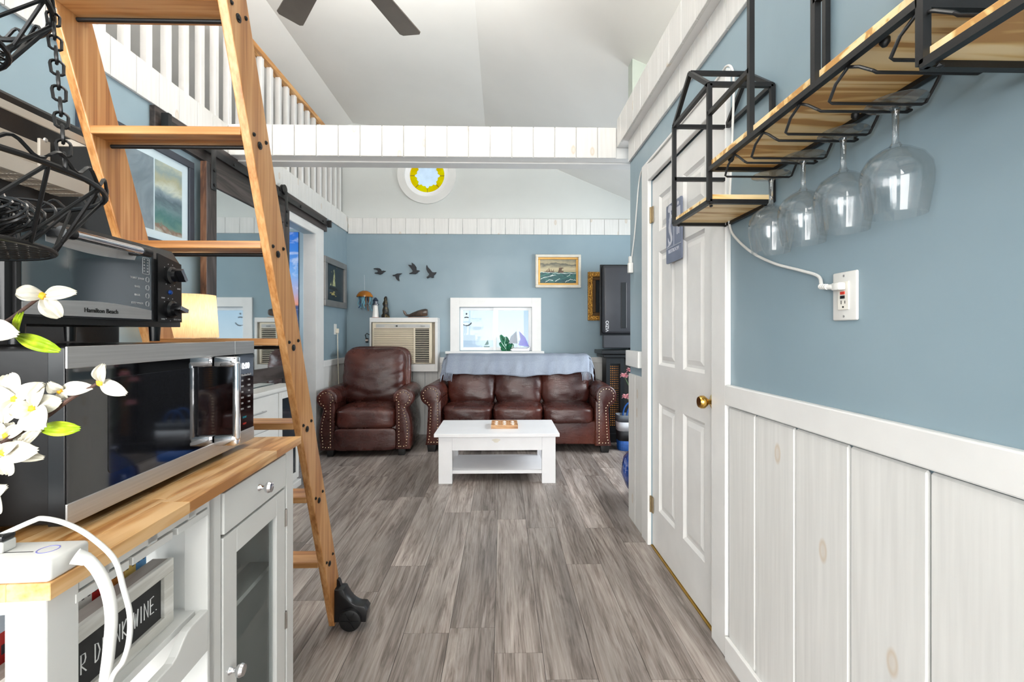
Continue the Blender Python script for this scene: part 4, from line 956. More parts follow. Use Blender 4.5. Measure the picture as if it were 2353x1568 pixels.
part('base', lathe([(0.0, 0.80), (0.055, 0.80), (0.055, 0.815), (0.02, 0.83), (0.034, 0.90), (0.040, 0.97), (0.026, 1.06), (0.010, 1.10), (0.010, 1.20), (0.0, 1.20)], (-1.64, 2.45, 0), 24), plain('lamp_ceramic', (200, 190, 175), 0.25), lm, True)
g = G('linen_shade'); th = g.noise(g.coords((200, 200, 30)), 1.0, 2); colr = g.ramp(th, [(0.3, (232, 214, 186)), (0.7, (246, 232, 208))])
df = g.n('BsdfDiffuse'); tr = g.n('BsdfTranslucent'); g.l(colr, df.inputs[0]); g.l(colr, tr.inputs[0]); mx = g.n('MixShader'); mx.inputs[0].default_value = 0.6
g.l(df.outputs[0], mx.inputs[1]); g.l(tr.outputs[0], mx.inputs[2]); g.l(mx.outputs[0], g.t.nodes['Material Output'].inputs['Surface'])
part('lamp_shade', lathe([(0.118, 1.165), (0.104, 1.392), (0.102, 1.392), (0.116, 1.165), (0.118, 1.165)], (-1.64, 2.45, 0), 40, cap=False), g.m, lm, True)
ld = bpy.data.lights.new('lamp_bulb', 'POINT'); ld.energy = 1.6; ld.color = (1.0, 0.84, 0.68); ld.shadow_soft_size = 0.03
lo = bpy.data.objects.new('lamp_bulb', ld); COL.objects.link(lo); lo.location = (-1.64, 2.45, 1.29)
# ================================================================ FAR END
def leather():
    g = G('brown_leather'); v = g.coords()
    f = g.noise(v, 2.2, 3, 0.5); col = g.ramp(f, [(0.25, (42, 18, 15)), (0.5, (68, 31, 25)), (0.75, (100, 50, 37))])
    rf = g.ramp(g.noise(v, 9, 3), [(0.3, 0.20), (0.7, 0.36)])
    vo = g.n('TexVoronoi'); vo.inputs['Scale'].default_value = 260; g.l(v, vo.inputs['Vector'])
    wr = g.noise(g.coords((5, 5, 16)), 1.0, 4, 0.6, 1.2)
    mx = g.n('Math', operation='MULTIPLY_ADD'); g.l(wr, mx.inputs[0]); mx.inputs[1].default_value = 6.0; g.l(vo.outputs['Distance'], mx.inputs[2])
    g.bump(mx.outputs[0], 0.16, 0.006); return g.done(col, rf, 0, 0.6)
M_LEA = leather()
M_NAIL = plain('antique_nail_brass', (206, 182, 150), 0.25, 1.0)
M_FOOT = plain('black_wood_foot', (16, 14, 14), 0.5)
def arm_profile(sgn, xin, xout, zb, cx, cz, r, flare=0.0, inset=0.0):
    """rolled arm outline in XZ, sgn = +1 for the arm on the +x side"""
    r2 = r - inset; P = []
    P.append((xin + inset, zb + inset)); 
    n = 18; a0, a1 = math.radians(205), math.radians(-68)
    P.append((xin + inset, cz - r * .30))
    for k in range(n + 1):
        a = a0 + (a1 - a0) * k / n; P.append((cx + r2 * math.cos(a), cz + r2 * math.sin(a)))
    neck = xout - 0.028
    P.append((neck - inset, cz - r * 1.15)); 
    for k in range(1, 6):
        u = k / 6; P.append((neck - inset + flare * math.sin(math.pi * u) * 1.0 + 0.02 * u, cz - r * 1.15 + (zb + inset - cz + r * 1.15) * u))
    P.append((xout - inset, zb + inset))
    return [(sgn * a, b) for a, b in P]
def nails(path, y, spacing=0.029, r=0.0060):
    b = nb(); pts = [Vector((a, y, c)) for a, c in path]; acc = 0.0
    for p, q in zip(pts, pts[1:]):
        L_ = (q - p).length; s = acc
        while s < L_:
            ball(p + (q - p) * (s / L_), r, 1, bm=b, scl=(1, .7, 1)); s += spacing
        acc = s - L_
    return b
def arms(root, xin, xout, zb, cx, cz, r, depth, flare):
    for s in (-1, 1):
        a = part('arm', prism(arm_profile(s, xin, xout, zb, cx, cz, r, flare), depth, 'XZ', 0.012, 0.018, seg=3), M_LEA, root, 35, local=True)
        ins = arm_profile(s, xin, xout, zb, cx, cz, r, flare, 0.028)
        part('arm_panel', prism(ins, 0.014, 'XZ', 0.002, 0.006), M_LEA, a, 35, local=True)
        nl = part('nailhead_trim', nails(arm_profile(s, xin, xout, zb, cx, cz, r, flare, 0.034)[::1] + [(s * (xin + .034), zb + .034)], 0.0), M_NAIL, a, True, local=True); nl['kind'] = 'stuff'
# ---- sofa
SOL, SOR = (0.155, 4.50, 0), math.radians(-2.5)
sofa = thing('leather_sofa', 'three-seat brown leather sofa with rolled arms and nailhead trim', 'sofa', SOL, SOR)
def sp_(name, bm, m=None, parent=None, smooth=50): return part(name, bm, m or M_LEA, parent or sofa, smooth, local=True)
arms(sofa, 0.765, 0.925, 0.075, 0.872, 0.572, 0.106, 0.72, 0.0)
sp_('seat_base', box(-0.775, 0.775, 0.045, 0.76, 0.085, 0.315, 0.015, 3))
sp_('back_frame', squab(0, 0.70, 0.52, 1.74, 0.20, 0.80, 7, 14, 0.004, 5))
for i, x in enumerate((-0.508, 0.0, 0.508)):
    dome = lambda q, c: Vector((q.x, q.y - 0.015 * (1 - c.x * c.x) * (1 if c.y < 0 else 0), q.z + 0.022 * (1 - c.x ** 2) * (1 - c.y ** 2) * (1 if c.z > 0 else 0)))
    sp_('seat_cushion', squab(x, 0.315, 0.372, 0.506, 0.60, 0.165, 7, 12, 0.006, 7, dome, i * 3.1))
    def bulge(q, c): 
        q = q.copy(); q.y -= 0.035 * (1 - c.x ** 2) * (1 - c.z ** 2) * (1 if c.y < 0 else .3); return q
    b = squab(x, 0, 0, 0.520, 0.21, 0.50, 4.5, 14, 0.012, 6, bulge, 10 + i * 4.7)
    b.transform(Matrix.Translation((0, 0.525, 0.645)) @ Matrix.Rotation(math.radians(-13), 4, 'X')); sp_('back_cushion', b)
for x in (-0.87, 0.87):
    for y in (0.06, 0.68): sp_('foot', prism([(x - .05, 0.09), (x + .05, 0.09), (x + .036, 0.0), (x - .036, 0.0)], 0.08, 'XZ', y, 0.003), M_FOOT)
# ---- throw with fringed ends over the sofa back
def knit():
    g = G('grey_blue_throw'); n1 = g.noise(g.coords((160, 160, 160)), 1.0, 2); st = g.noise(g.coords((7, .5, .5)), 1.0, 1)
    col = g.mix(0.5, g.ramp(n1, [(0.3, (126, 136, 152)), (0.7, (160, 168, 180))]), g.ramp(st, [(0.35, (134, 142, 158)), (0.65, (158, 166, 180))]))
    g.bump(n1, 0.5, 0.004); return g.done(col, 0.95, 0, 0.2)
M_KNIT = knit()
SM = Matrix.Translation(Vector(SOL)) @ Matrix.Rotation(SOR, 4, 'Z')
thr = thing('throw_blanket', 'grey blue knitted throw with fringed ends draped over the sofa back', 'blanket', tuple(SM @ Vector((0, .62, .93))), SOR)
prof = [(0.835, 0.72), (0.832, 0.84), (0.80, 0.922), (0.72, 0.948), (0.62, 0.945), (0.53, 0.930), (0.465, 0.895), (0.428, 0.845), (0.405, 0.795), (0.392, 0.745)]
pc = crom([Vector((0, a, b)) for a, b in prof], 4)
b = bmesh.new(); R = []; nx = 70; x0, x1 = -0.79, 0.765
for i in range(nx + 1):
    u = i / nx; x = x0 + (x1 - x0) * u; row = []
    drop = 0.90 + 0.10 * noise.noise(Vector((u * 4, 3, 0))) + 0.14 * math.sin(u * math.pi) ** 2 - 0.12 * max(0, (u - .72) / .28)
    for j, p in enumerate(pc):
        v = j / (len(pc) - 1)
        if v > .62: vv = .62 + (v - .62) * drop
        else: vv = v
        k = vv * (len(pc) - 1); k0 = min(len(pc) - 2, int(k)); q = pc[k0].lerp(pc[k0 + 1], k - k0)
        if k > len(pc) - 1: q = q + (pc[-1] - pc[-2]) * (k - len(pc) + 1)
        w_ = 0.016 * noise.noise(Vector((x * 9, v * 3, 1))) + 0.008 * math.sin(x * 26 + v * 3) * v
        row.append(b.verts.new((x + 0.012 * noise.noise(Vector((x * 3, v * 4, 7))), q.y - abs(w_) - 0.012 * v - 0.018, q.z + w_ * .5 + 0.012 * (v < .6))))
    R.append(row)
for i in range(nx):
    for j in range(len(pc) - 1): b.faces.new((R[i][j], R[i + 1][j], R[i + 1][j + 1], R[i][j + 1]))
bmesh.ops.recalc_face_normals(b, faces=b.faces)
edgeL = [v.co.copy() for v in R[0]]; edgeR = [v.co.copy() for v in R[-1]]
b.transform(SM)
cl = part('cloth', b, M_KNIT, thr, 60); md = cl.modifiers.new('thickness', 'SOLIDIFY'); md.thickness = 0.008; md.offset = 0
for nm, edge, s in (('fringe', edgeL, -1), ('fringe', edgeR, 1)):
    w = nb(); rr = random.Random(9)
    for j in range(10, len(edge), 1):
        p = edge[j]; q1 = p + Vector((s * 0.025, -0.010, -0.02)); q2 = p + Vector((s * (0.032 + rr.uniform(0, .018)), -0.014 + rr.uniform(-.006, .004), -0.075 - rr.uniform(0, .02)))
        tube([p, q1, q2], [0.0045, 0.004, 0.003], 5, bm=w)
    for i in range(0, 7):
        p = (R and (edge[-1] + Vector((-s * i * 0.014, 0, 0)))); 
        tube([p, p + Vector((s * .008, -.006, -.03)), p + Vector((s * .012, -.008, -.075 - rr.uniform(0, .015)))], [0.0045, .004, .003], 5, bm=w)
    w.transform(SM); fo = part(nm, w, M_KNIT, thr, True); fo['kind'] = 'stuff'
# ---- recliner
rec = thing('leather_recliner', 'brown leather recliner armchair with scroll arms and nailhead trim', 'armchair', (-1.320, 4.40, 0), math.radians(3))
def rp_(name, bm, m=None, parent=None, smooth=50): return part(name, bm, m or M_LEA, parent or rec, smooth, local=True)
arms(rec, 0.288, 0.425, 0.065, 0.362, 0.560, 0.098, 0.66, 0.030)
rp_('seat_base', box(-0.30, 0.30, 0.06, 0.70, 0.06, 0.30, 0.01))
rp_('footrest', squab(0, 0.035, 0.168, 0.585, 0.07, 0.215, 9, 8, 0.002, 5))
rp_('seat_cushion', squab(0, 0.30, 0.365, 0.590, 0.62, 0.200, 7, 12, 0.005, 6, lambda q, c: Vector((q.x, q.y, q.z + 0.03 * (1 - c.x ** 2) * (1 - c.y ** 2) * (1 if c.z > 0 else 0))), 2.0))
b = squab(0, 0, 0, 0.70, 0.15, 0.66, 6, 14, 0.003, 5); b.transform(Matrix.Translation((0.0, 0.625, 0.72)) @ Matrix.Rotation(math.radians(-9), 4, 'X')); rp_('back_frame', b)
def sagr(q, c):
    q = q.copy(); q.y -= 0.05 * (1 - c.x ** 4) * (1 - c.z ** 4) * (1 if c.y < 0 else 0)
    if c.y < 0:
        for k in range(4):   # soft smile-shaped folds
            zc_ = 0.20 - 0.13 * k + 0.10 * c.x * c.x; q.y += 0.012 * math.exp(-((q.z - zc_) / 0.022) ** 2) * (0.4 + .6 * abs(c.x))
    return q
b = squab(0, 0, 0, 0.645, 0.20, 0.60, 5.5, 26, 0.006, 5, sagr, 5.0); b.transform(Matrix.Translation((-0.015, 0.525, 0.735)) @ Matrix.Rotation(math.radians(-9), 4, 'X')); rp_('back_cushion', b)
for x in (-0.34, 0.34):
    for y in (0.05, 0.56): rp_('foot', prism([(x - .035, 0.075), (x + .035, 0.075), (x + .028, 0.0), (x - .028, 0.0)], 0.06, 'XZ', y, 0.002), M_FOOT)
# ---- coffee table
ct = thing('coffee_table', 'white lift-top coffee table with a lower shelf in front of the sofa', 'coffee table', (-0.04, 3.87, 0))
M_LAM = plain('white_laminate', (236, 236, 238), 0.32, var=0.008)
part('top', box(-0.535, 0.452, 3.575, 4.155, 0.375, 0.401, 0.002), M_LAM, ct)
for x in (-0.503, 0.315):
    for y in (3.605, 4.075): part('leg', box(x, x + .108, y, y + .05, 0, 0.372, 0.002), M_LAM, ct)
t = nb(); box(-0.395, 0.315, 3.612, 3.628, 0.262, 0.374, 0.001, bm=t); box(-0.395, 0.315, 4.105, 4.120, 0.262, 0.374, 0.001, bm=t); box(-0.49, -0.475, 3.655, 4.075, 0.262, 0.374, bm=t); box(0.395, 0.41, 3.655, 4.075, 0.262, 0.374, bm=t); box(-0.475, 0.395, 3.628, 4.105, 0.262, 0.27, bm=t)
part('apron', t, M_LAM, ct)
part('shelf', box(-0.42, 0.34, 3.63, 4.11, 0.072, 0.098, 0.002), M_LAM, ct)
g0 = onY(1140, 1013, 3.612); part('scuff_mark', prism([(g0.x + .03 * math.cos(a) * (1 + .3 * math.sin(3 * a)), g0.z + .016 * math.sin(a)) for a in [k * math.pi / 8 for k in range(16)]], 0.0008, 'XZ', 3.6115), plain('ivory_scuff', (226, 221, 208), 0.5), ct)
# shell tray: wooden box of nine cells with white shells
M_TRAY = wood('tray_wood', [(150, 104, 66), (182, 136, 92), (200, 156, 112)], 'X', 120, 4, 0.5)
tx0, tx1, ty0, ty1, tz = -0.092, 0.130, 3.765, 3.985, 0.401
tr_ = thing('shell_tray', 'small wooden box of nine compartments with white shells on the coffee table', 'box', ((tx0 + tx1) / 2, (ty0 + ty1) / 2, tz))
part('floor_board', box(tx0, tx1, ty0, ty1, tz, tz + .005), M_TRAY, tr_)
t = nb(); box(tx0, tx1, ty0, ty0 + .008, tz + .005, tz + .030, bm=t); box(tx0, tx1, ty1 - .008, ty1, tz + .005, tz + .030, bm=t); box(tx0, tx0 + .008, ty0 + .008, ty1 - .008, tz + .005, tz + .030, bm=t); box(tx1 - .008, tx1, ty0 + .008, ty1 - .008, tz + .005, tz + .030, bm=t)
part('rim', t, M_TRAY, tr_)
t = nb(); cw_ = (tx1 - tx0 - .016) / 3
for k in (1, 2): box(tx0 + .008 + cw_ * k - .003, tx0 + .008 + cw_ * k + .003, ty0 + .008, ty1 - .008, tz + .005, tz + .027, bm=t); box(tx0 + .008, tx1 - .008, ty0 + .008 + cw_ * k - .003, ty0 + .008 + cw_ * k + .003, tz + .005, tz + .027, bm=t)
part('divider', t, M_TRAY, tr_)
M_SHELL = plain('white_shell', (240, 232, 224), 0.35, var=0.05, scale=40)
sh = bmesh.new(); n = 20
top = sh.verts.new((0, 0.006, 0.026)); ringp = None
for r in range(1, 6):
    cur = []
    for k in range(n * 2):
        a = 2 * math.pi * k / (n * 2); rad = r / 5 * (1 + 0.035 * (k % 2)); h = 0.026 * math.cos(r / 5 * math.pi / 2) ** 0.8
        cur.append(sh.verts.new((0.028 * rad * math.cos(a), 0.026 * rad * math.sin(a), h)))
    for k in range(n * 2):
        if ringp is None: sh.faces.new((top, cur[k], cur[(k + 1) % (2 * n)]))
        else: sh.faces.new((ringp[k], cur[k], cur[(k + 1) % (2 * n)], ringp[(k + 1) % (2 * n)]))
    ringp = cur
sh.faces.new(list(reversed(ringp))); bmesh.ops.recalc_face_normals(sh, faces=sh.faces)
shm = mesh_of(sh, 'seashell', M_SHELL, True)
for i in range(3):
    for j in range(3):
        o = bpy.data.objects.new('seashell', shm); COL.objects.link(o); o.location = (tx0 + .008 + cw_ * (i + .5), ty0 + .008 + cw_ * (j + .5), tz + .005); o.rotation_euler = (0, 0, (i * 3 + j) * 1.3)
        tag(o, 'white scallop seashell lying in a compartment of the wooden box', 'seashell', 'shells in the box')
# ---- air conditioner through the far wall
ac = thing('air_conditioner', 'beige louvred air conditioner in a white surround on the far wall', 'air conditioner', (-1.12, 5.3, 0.76))
M_ACB = plain('aged_beige_plastic', (214, 202, 180), 0.45, var=0.02); AY = 5.20
ax0, ax1, az0, az1 = -1.505, -0.735, 0.758, 1.372
t = nb(); box(ax0, ax1, AY, YF, az1 - .052, az1, 0.003, bm=t); box(ax0, ax0 + .018, AY, YF, az0, az1 - .052, 0.002, bm=t); box(ax1 - .030, ax1, AY, YF, az0, az1 - .052, 0.002, bm=t); box(ax0 + .018, ax1 - .03, AY, YF, az0, az0 + .085, 0.002, bm=t)
part('surround', t, M_WHITE, ac)
bx_ = part('face', box(ax0 + .035, ax1 - .065, AY - .012, YF - .02, az0 + .09, az1 - .058, 0.004), M_ACB, ac)
part('side_gap', box(ax0 + .018, ax1 - .03, AY + .04, AY + .05, az0 + .085, az1 - .052), plain('gap_taupe', (150, 140, 124), 0.6), ac)
cs = part('control_strip', box(ax0 + .075, ax1 - .085, AY - .016, AY - .01, az1 - .115, az1 - .075, 0.001), plain('control_grey', (176, 176, 174), 0.35), ac)
part('display', box(-1.205, -1.185, AY - .018, AY - .015, az1 - .103, az1 - .089), M_DARK, cs)
t = nb()
for k in range(7): box(-1.33 + k * .016, -1.319 + k * .016, AY - .0175, AY - .0155, az1 - .101, az1 - .090, bm=t)
part('buttons', t, M_ACB, cs)
part('brand_print', face_my(text_bm('Amana', 0.018), (-0.90, AY - .0165, az1 - .096)), M_DARK, cs)
part('intake_back', box(ax0 + .055, -1.005, AY - .014, AY - .011, az0 + .105, az1 - .125), plain('grille_shadow', (92, 84, 72), 0.7), ac)
part('vent_back', box(-0.985, ax1 - .095, AY - .014, AY - .011, az0 + .105, az1 - .125), M_DARK, ac)
nsl = 18; zA, zB = az0 + .110, az1 - .130
for k in range(nsl):
    z = zA + (zB - zA) * (k + .5) / nsl
    b_ = box(ax0 + .052, -1.003, -0.006, 0.006, -0.0075, 0.0075); rot(b_, math.radians(20), 'X', (0, 0, 0)); b_.transform(Matrix.Translation((0, AY - .018, z))); part('louver', b_, M_ACB, ac)
    b_ = box(-0.987, ax1 - .093, -0.006, 0.006, -0.0030, 0.0030); rot(b_, math.radians(-10), 'X', (0, 0, 0)); b_.transform(Matrix.Translation((0, AY - .018, z))); part('vent_blade', b_, M_ACB, ac)
t = nb(); box(-1.003, -0.987, AY - .026, AY - .011, az0 + .10, az1 - .12, 0.002, bm=t); box(ax1 - .093, ax1 - .070, AY - .024, AY - .011, az0 + .10, az1 - .12, 0.002, bm=t); part('mullion', t, M_ACB, ac)
# ---- ornaments on its top
def px_at(x, y, yy): return onY(x, y, yy)
lh = thing('lighthouse_figurine', 'white lighthouse figurine with a dark lantern top on the air conditioner', 'figurine', (px_at(863, 731, 5.28).x, 5.28, az1))
lx = px_at(863, 731, 5.28).x
part('tower', lathe([(0.0, az1), (0.042, az1), (0.042, az1 + .01), (0.038, az1 + .012), (0.026, az1 + .145), (0.0, az1 + .145)], (lx, 5.28, 0), 8), plain('figurine_white', (232, 230, 226), 0.3), lh)
part('foot', lathe([(0.0, az1), (0.046, az1), (0.046, az1 + .006), (0.0, az1 + .006)], (lx, 5.28, 0), 8), plain('figurine_rust', (150, 84, 60), 0.5), lh)
part('lantern', lathe([(0.0, az1 + .145), (0.040, az1 + .147), (0.040, az1 + .160), (0.026, az1 + .163), (0.026, az1 + .19), (0.036, az1 + .195), (0.010, az1 + .232), (0.0, az1 + .236)], (lx, 5.28, 0), 12), plain('figurine_navy', (36, 48, 66), 0.3), lh)
sx_ = px_at(886, 731, 5.28).x
b = lathe([(0.0, 0), (0.050, 0), (0.046, .03), (0.032, .05), (0.036, .09), (0.026, .13), (0.030, .16), (0.020, .20), (0.022, .225), (0.014, .245), (0.0, .25)], (0, 0, 0), 16)
for v in b.verts: v.co += Vector((noise.noise(v.co * 40), noise.noise(v.co * 40 + Vector((5, 0, 0))), 0)) * 0.010
b.transform(Matrix.Translation((sx_, 5.28, az1))); g = G('bronze_gold'); _c = g.ramp(g.noise(g.coords(), 30, 4), [(0.4, (34, 34, 36)), (0.6, (58, 52, 38)), (0.75, (150, 120, 60))])
solo('bronze_statuette', b, g.done(_c, 0.35, 0.5), 'dark gold-flecked statuette standing beside the lighthouse on the air conditioner', 'statuette', smooth=True)
wh = thing('whale_figurine', 'carved brown sperm whale figurine lying on the air conditioner', 'figurine', (px_at(957, 731, 5.28).x, 5.28, az1))
x0_, x1_ = px_at(932, 731, 5.28).x, px_at(983, 731, 5.28).x; Lw = x1_ - x0_
wp = [(0.0, .030, .012), (0.06, .026, .010), (0.16, .022, .014), (0.32, .030, .022), (0.55, .042, .034), (0.75, .050, .040), (0.90, .055, .040), (0.99, .055, .034), (1.0, .055, .02)]
b = bmesh.new(); rings = []
for u, h, r in wp: rings.append([b.verts.new((x0_ + Lw * u, 5.28 + r * math.cos(a), az1 + .004 + h + r * 1.05 * math.sin(a) + (0.004 if u > .3 else 0))) for a in [2 * math.pi * k / 16 for k in range(16)]])
for A, B in zip(rings, rings[1:]):
    for k in range(16): b.faces.new((A[k], A[(k + 1) % 16], B[(k + 1) % 16], B[k]))
b.faces.new(rings[0]); b.faces.new(rings[-1]); bmesh.ops.recalc_face_normals(b, faces=b.faces)
for v in b.verts: v.co.z = max(v.co.z, az1 + .003)
g = G('whale_lacquer'); _c = g.ramp(g.noise(g.coords(), 14, 3), [(0.35, (54, 46, 42)), (0.6, (86, 70, 60)), (0.75, (150, 100, 66))])
M_WHALE = g.done(_c, 0.25); part('body', b, M_WHALE, wh, True)
t = prism([(x0_ + .02, az1 + .030), (x0_ - .004, az1 + .075), (x0_ - .030, az1 + .088), (x0_ - .018, az1 + .050), (x0_ + .005, az1 + .022)], 0.05, 'XZ', 5.255, 0.004); part('tail_fluke', t, M_WHALE, wh, 30)
part('base', box(x0_ + .03, x1_ + .012, 5.255, 5.305, az1, az1 + .008, 0.003), plain('carved_wood_base', (140, 92, 58), 0.4), wh)
# ---- jellyfish chime hung in the corner
jc = px_at(838, 690, 5.30)
jf = thing('jellyfish_chime', 'amber glass jellyfish chime with pale blue tentacles hanging in the corner', 'chime', (jc.x, 5.30, 1.30))
jz = px_at(838, 683, 5.3).z
part('bell', lathe([(0.0, jz + .075), (0.03, jz + .072), (0.065, jz + .055), (0.090, jz + .020), (0.094, jz), (0.088, jz + .002), (0.06, jz + .045), (0.0, jz + .064)], (jc.x, 5.30, 0), 24, cap=False), plain('amber_glass', (170, 104, 24), 0.12, var=0.15, Transmission_Weight=0.3), jf, True)
rr = random.Random(2); MT = [plain('ice_blue_glass', (130, 188, 208), 0.1, Transmission_Weight=0.3), plain('deep_blue_glass', (34, 62, 92), 0.1), plain('brown_bead', (120, 84, 60), 0.3)]
for k in range(14):
    a = 2 * math.pi * k / 14; r = 0.072 * (0.6 + .4 * (k % 2)); Lt = rr.uniform(.08, .17); p = Vector((jc.x + r * math.cos(a), 5.30 + r * math.sin(a) * .8, jz + .005))
    part('tentacle', tube(crom([p, p + Vector((.012 * math.sin(k), 0, -Lt * .4)), p + Vector((-.010 * math.cos(k), 0, -Lt * .75)), p + Vector((.016 * math.sin(k * 2), 0, -Lt))], 5), [0.006] * 15 + [0.004], 7), MT[0 if k % 3 else (1 if k % 2 else 2)], jf, True)
hk = px_at(837, 632, YF - .004)
part('string', tube([(jc.x, 5.30, jz + .074), (hk.x, YF - .002, hk.z)], 0.0012, 5), plain('clear_line', (210, 214, 216), 0.3), jf)
# ---- four black birds on the wall
M_BIRD = plain('black_iron', (24, 27, 33), 0.5, 0.3)
birds = [('black metal bird with a swept-back wing flying first of four on the far wall', [(165, 155), (215, 150), (245, 155), (262, 170), (268, 188), (290, 182), (325, 190), (295, 205), (275, 225), (250, 235), (215, 225), (178, 218), (182, 208), (215, 205), (222, 188), (195, 168), (168, 165)]),
         ('small black metal bird with its wing pointing down on the far wall', [(408, 240), (435, 236), (465, 220), (500, 218), (533, 218), (512, 232), (496, 242), (490, 270), (497, 318), (478, 312), (455, 290), (442, 255), (412, 252)]),
         ('black metal bird with two raised wings on the far wall', [(606, 108), (640, 112), (655, 118), (654, 78), (690, 105), (715, 140), (716, 178), (745, 180), (763, 188), (742, 195), (725, 215), (700, 228), (660, 225), (622, 226), (624, 216), (652, 205), (668, 190), (650, 160), (632, 138)]),
         ('black metal bird turning with one long upright wing on the far wall', [(848, 108), (862, 140), (895, 172), (918, 202), (940, 206), (972, 202), (962, 225), (935, 248), (940, 272), (915, 278), (890, 265), (855, 284), (843, 268), (868, 248), (880, 228), (856, 200), (842, 165), (840, 130)])]
for lab, pts in birds:
    q = [px_at(830 + x / 5.6, 590 + y / 5.6, YF) for x, y in pts]
    solo('wall_bird', prism([(p.x, p.z) for p in q], 0.014, 'XZ', YF - .024, 0.003), M_BIRD, lab, 'wall decor', group='birds on the far wall')
    c = sum((p for p in q), Vector()) / len(q)
# ---- small silver-framed ship picture on the left wall
def frame_yz(root, x, y0, y1, z0, z1, fw, th, m, name='frame'):
    t = nb(); box(x, x + th, y0, y1, z0, z0 + fw, 0.004, bm=t); box(x, x + th, y0, y1, z1 - fw, z1, 0.004, bm=t); box(x, x + th, y0, y0 + fw, z0 + fw, z1 - fw, 0.004, bm=t); box(x, x + th, y1 - fw, y1, z0 + fw, z1 - fw, 0.004, bm=t); return part(name, t, m, root)
p2 = thing('ship_picture', 'dark picture of a moonlit sailing ship in a silver grey frame', 'picture', (XL, 5.0, 1.47))
frame_yz(p2, XL + .002, 4.66, 5.30, 1.475, 1.985, 0.065, 0.035, plain('silver_frame', (132, 130, 128), 0.35, 0.5), 'frame')
part('canvas', box(XL + .003, XL + .018, 4.725, 5.235, 1.54, 1.92), plain('night_canvas', (22, 38, 46), 0.4, var=0.25), p2)
t = nb()
YZ = lambda pts: prism(pts, 0.0008, 'YZ', XL + .0178, bm=t)
YZ([(4.90, 1.70), (4.99, 1.70), (4.965, 1.79), (4.95, 1.86), (4.93, 1.80)]); YZ([(4.83, 1.70), (4.87, 1.70), (4.865, 1.74)]); YZ([(4.93, 1.87), (4.975, 1.79), (4.985, 1.78), (4.95, 1.88)])
part('painted_sails', t, plain('moonlit_sail', (150, 152, 112), 0.5, var=0.3, scale=60), p2)
t = nb(); YZ([(4.80, 1.66), (5.06, 1.66), (5.03, 1.685), (4.82, 1.685)]); part('painted_hull', t, plain('painted_hull_dark', (14, 18, 20), 0.5), p2)
t = nb()
for (y, z, w_, h) in ((4.87, 1.60, .10, .03), (4.92, 1.63, .06, .016), (4.83, 1.615, .05, .012), (4.97, 1.59, .05, .01), (5.02, 1.90, .012, .012), (4.87, 1.84, .012, .012)): YZ([(y, z), (y + w_, z + .004), (y + w_ * .8, z + h), (y + w_ * .1, z + h * .8)])
part('painted_glints', t, plain('painted_glint', (140, 130, 80), 0.5, var=0.35, scale=80), p2)
# ---- ship painting on the far wall
p3_ = thing('sea_painting', 'painting of ships on a stormy green sea in a cream and gold frame', 'painting', (0.662, YF, 1.734))
x0, x1, z0, z1 = 0.393, 0.932, 1.734, 2.126
def frame_xz(root, y, x0, x1, z0, z1, fw, th, m, name='frame'):
    t = nb(); box(x0, x1, y - th, y, z0, z0 + fw, 0.004, bm=t); box(x0, x1, y - th, y, z1 - fw, z1, 0.004, bm=t); box(x0, x0 + fw, y - th, y, z0 + fw, z1 - fw, 0.004, bm=t); box(x1 - fw, x1, y - th, y, z0 + fw, z1 - fw, 0.004, bm=t); return part(name, t, m, root)
frame_xz(p3_, YF - .001, x0, x1, z0, z1, 0.032, 0.035, plain('cream_frame', (206, 200, 186), 0.4, var=0.06))
frame_xz(p3_, YF - .001, x0 + .012, x1 - .012, z0 + .012, z1 - .012, 0.008, 0.040, plain('frame_highlight', (226, 222, 212), 0.3), 'frame_bead')
frame_xz(p3_, YF - .001, x0 + .032, x1 - .032, z0 + .032, z1 - .032, 0.024, 0.022, plain('gold_liner', (206, 158, 84), 0.35, 0.3), 'gold_liner')
cx0, cx1, cz0, cz1 = x0 + .056, x1 - .056, z0 + .056, z1 - .056; zh = cz0 + (cz1 - cz0) * .46
part('painted_sky', box(cx0, cx1, YF - .012, YF - .002, zh, cz1), grad_mat('stormy_sky_print', 0.18, 0.34, [(0.0, (170, 160, 128)), (0.3, (196, 182, 146)), (0.5, (140, 134, 112)), (0.62, (84, 86, 78)), (0.72, (170, 158, 126)), (1.0, (120, 118, 102))], 0.8, (5, 5, 9)), p3_)
part('painted_sea', box(cx0, cx1, YF - .0125, YF - .002, cz0, zh), pic_mat('green_sea_print', [(0.3, (14, 52, 62)), (0.48, (26, 82, 84)), (0.6, (58, 118, 108)), (0.66, (30, 84, 84))], (7, 7, 20)), p3_)
t = nb(); rr = random.Random(8)
for (xa, za, xb, zb) in ((0, .46, .35, .44), (.35, .44, .55, .40), (.55, .42, 1, .41), (.02, .18, .22, .28), (.22, .28, .45, .34), (.75, .28, .84, .36), (.70, .04, .86, .18), (.86, .14, 1, .12), (.15, .04, .24, .13), (.24, .13, .36, .12), (.42, .08, .55, .18), (.28, .30, .36, .34)):
    a = Vector((cx0 + (cx1 - cx0) * xa, YF - .0128, cz0 + (cz1 - cz0) * za)); b_ = Vector((cx0 + (cx1 - cx0) * xb, YF - .0128, cz0 + (cz1 - cz0) * zb))
    n = 7; pts = [a.lerp(b_, k / n) + Vector((0, 0, rr.uniform(-.004, .004))) for k in range(n + 1)]; tube(pts, [rr.uniform(.0016, .0048) for _ in pts], 5, bm=t)
for v in t.verts: v.co.y = YF - .0128 + (v.co.y - YF + .0128) * .15
part('painted_foam', t, plain('foam_paint', (216, 224, 220), 0.5), p3_)
t = nb(); U = lambda u, v: (cx0 + (cx1 - cx0) * u, cz0 + (cz1 - cz0) * v)
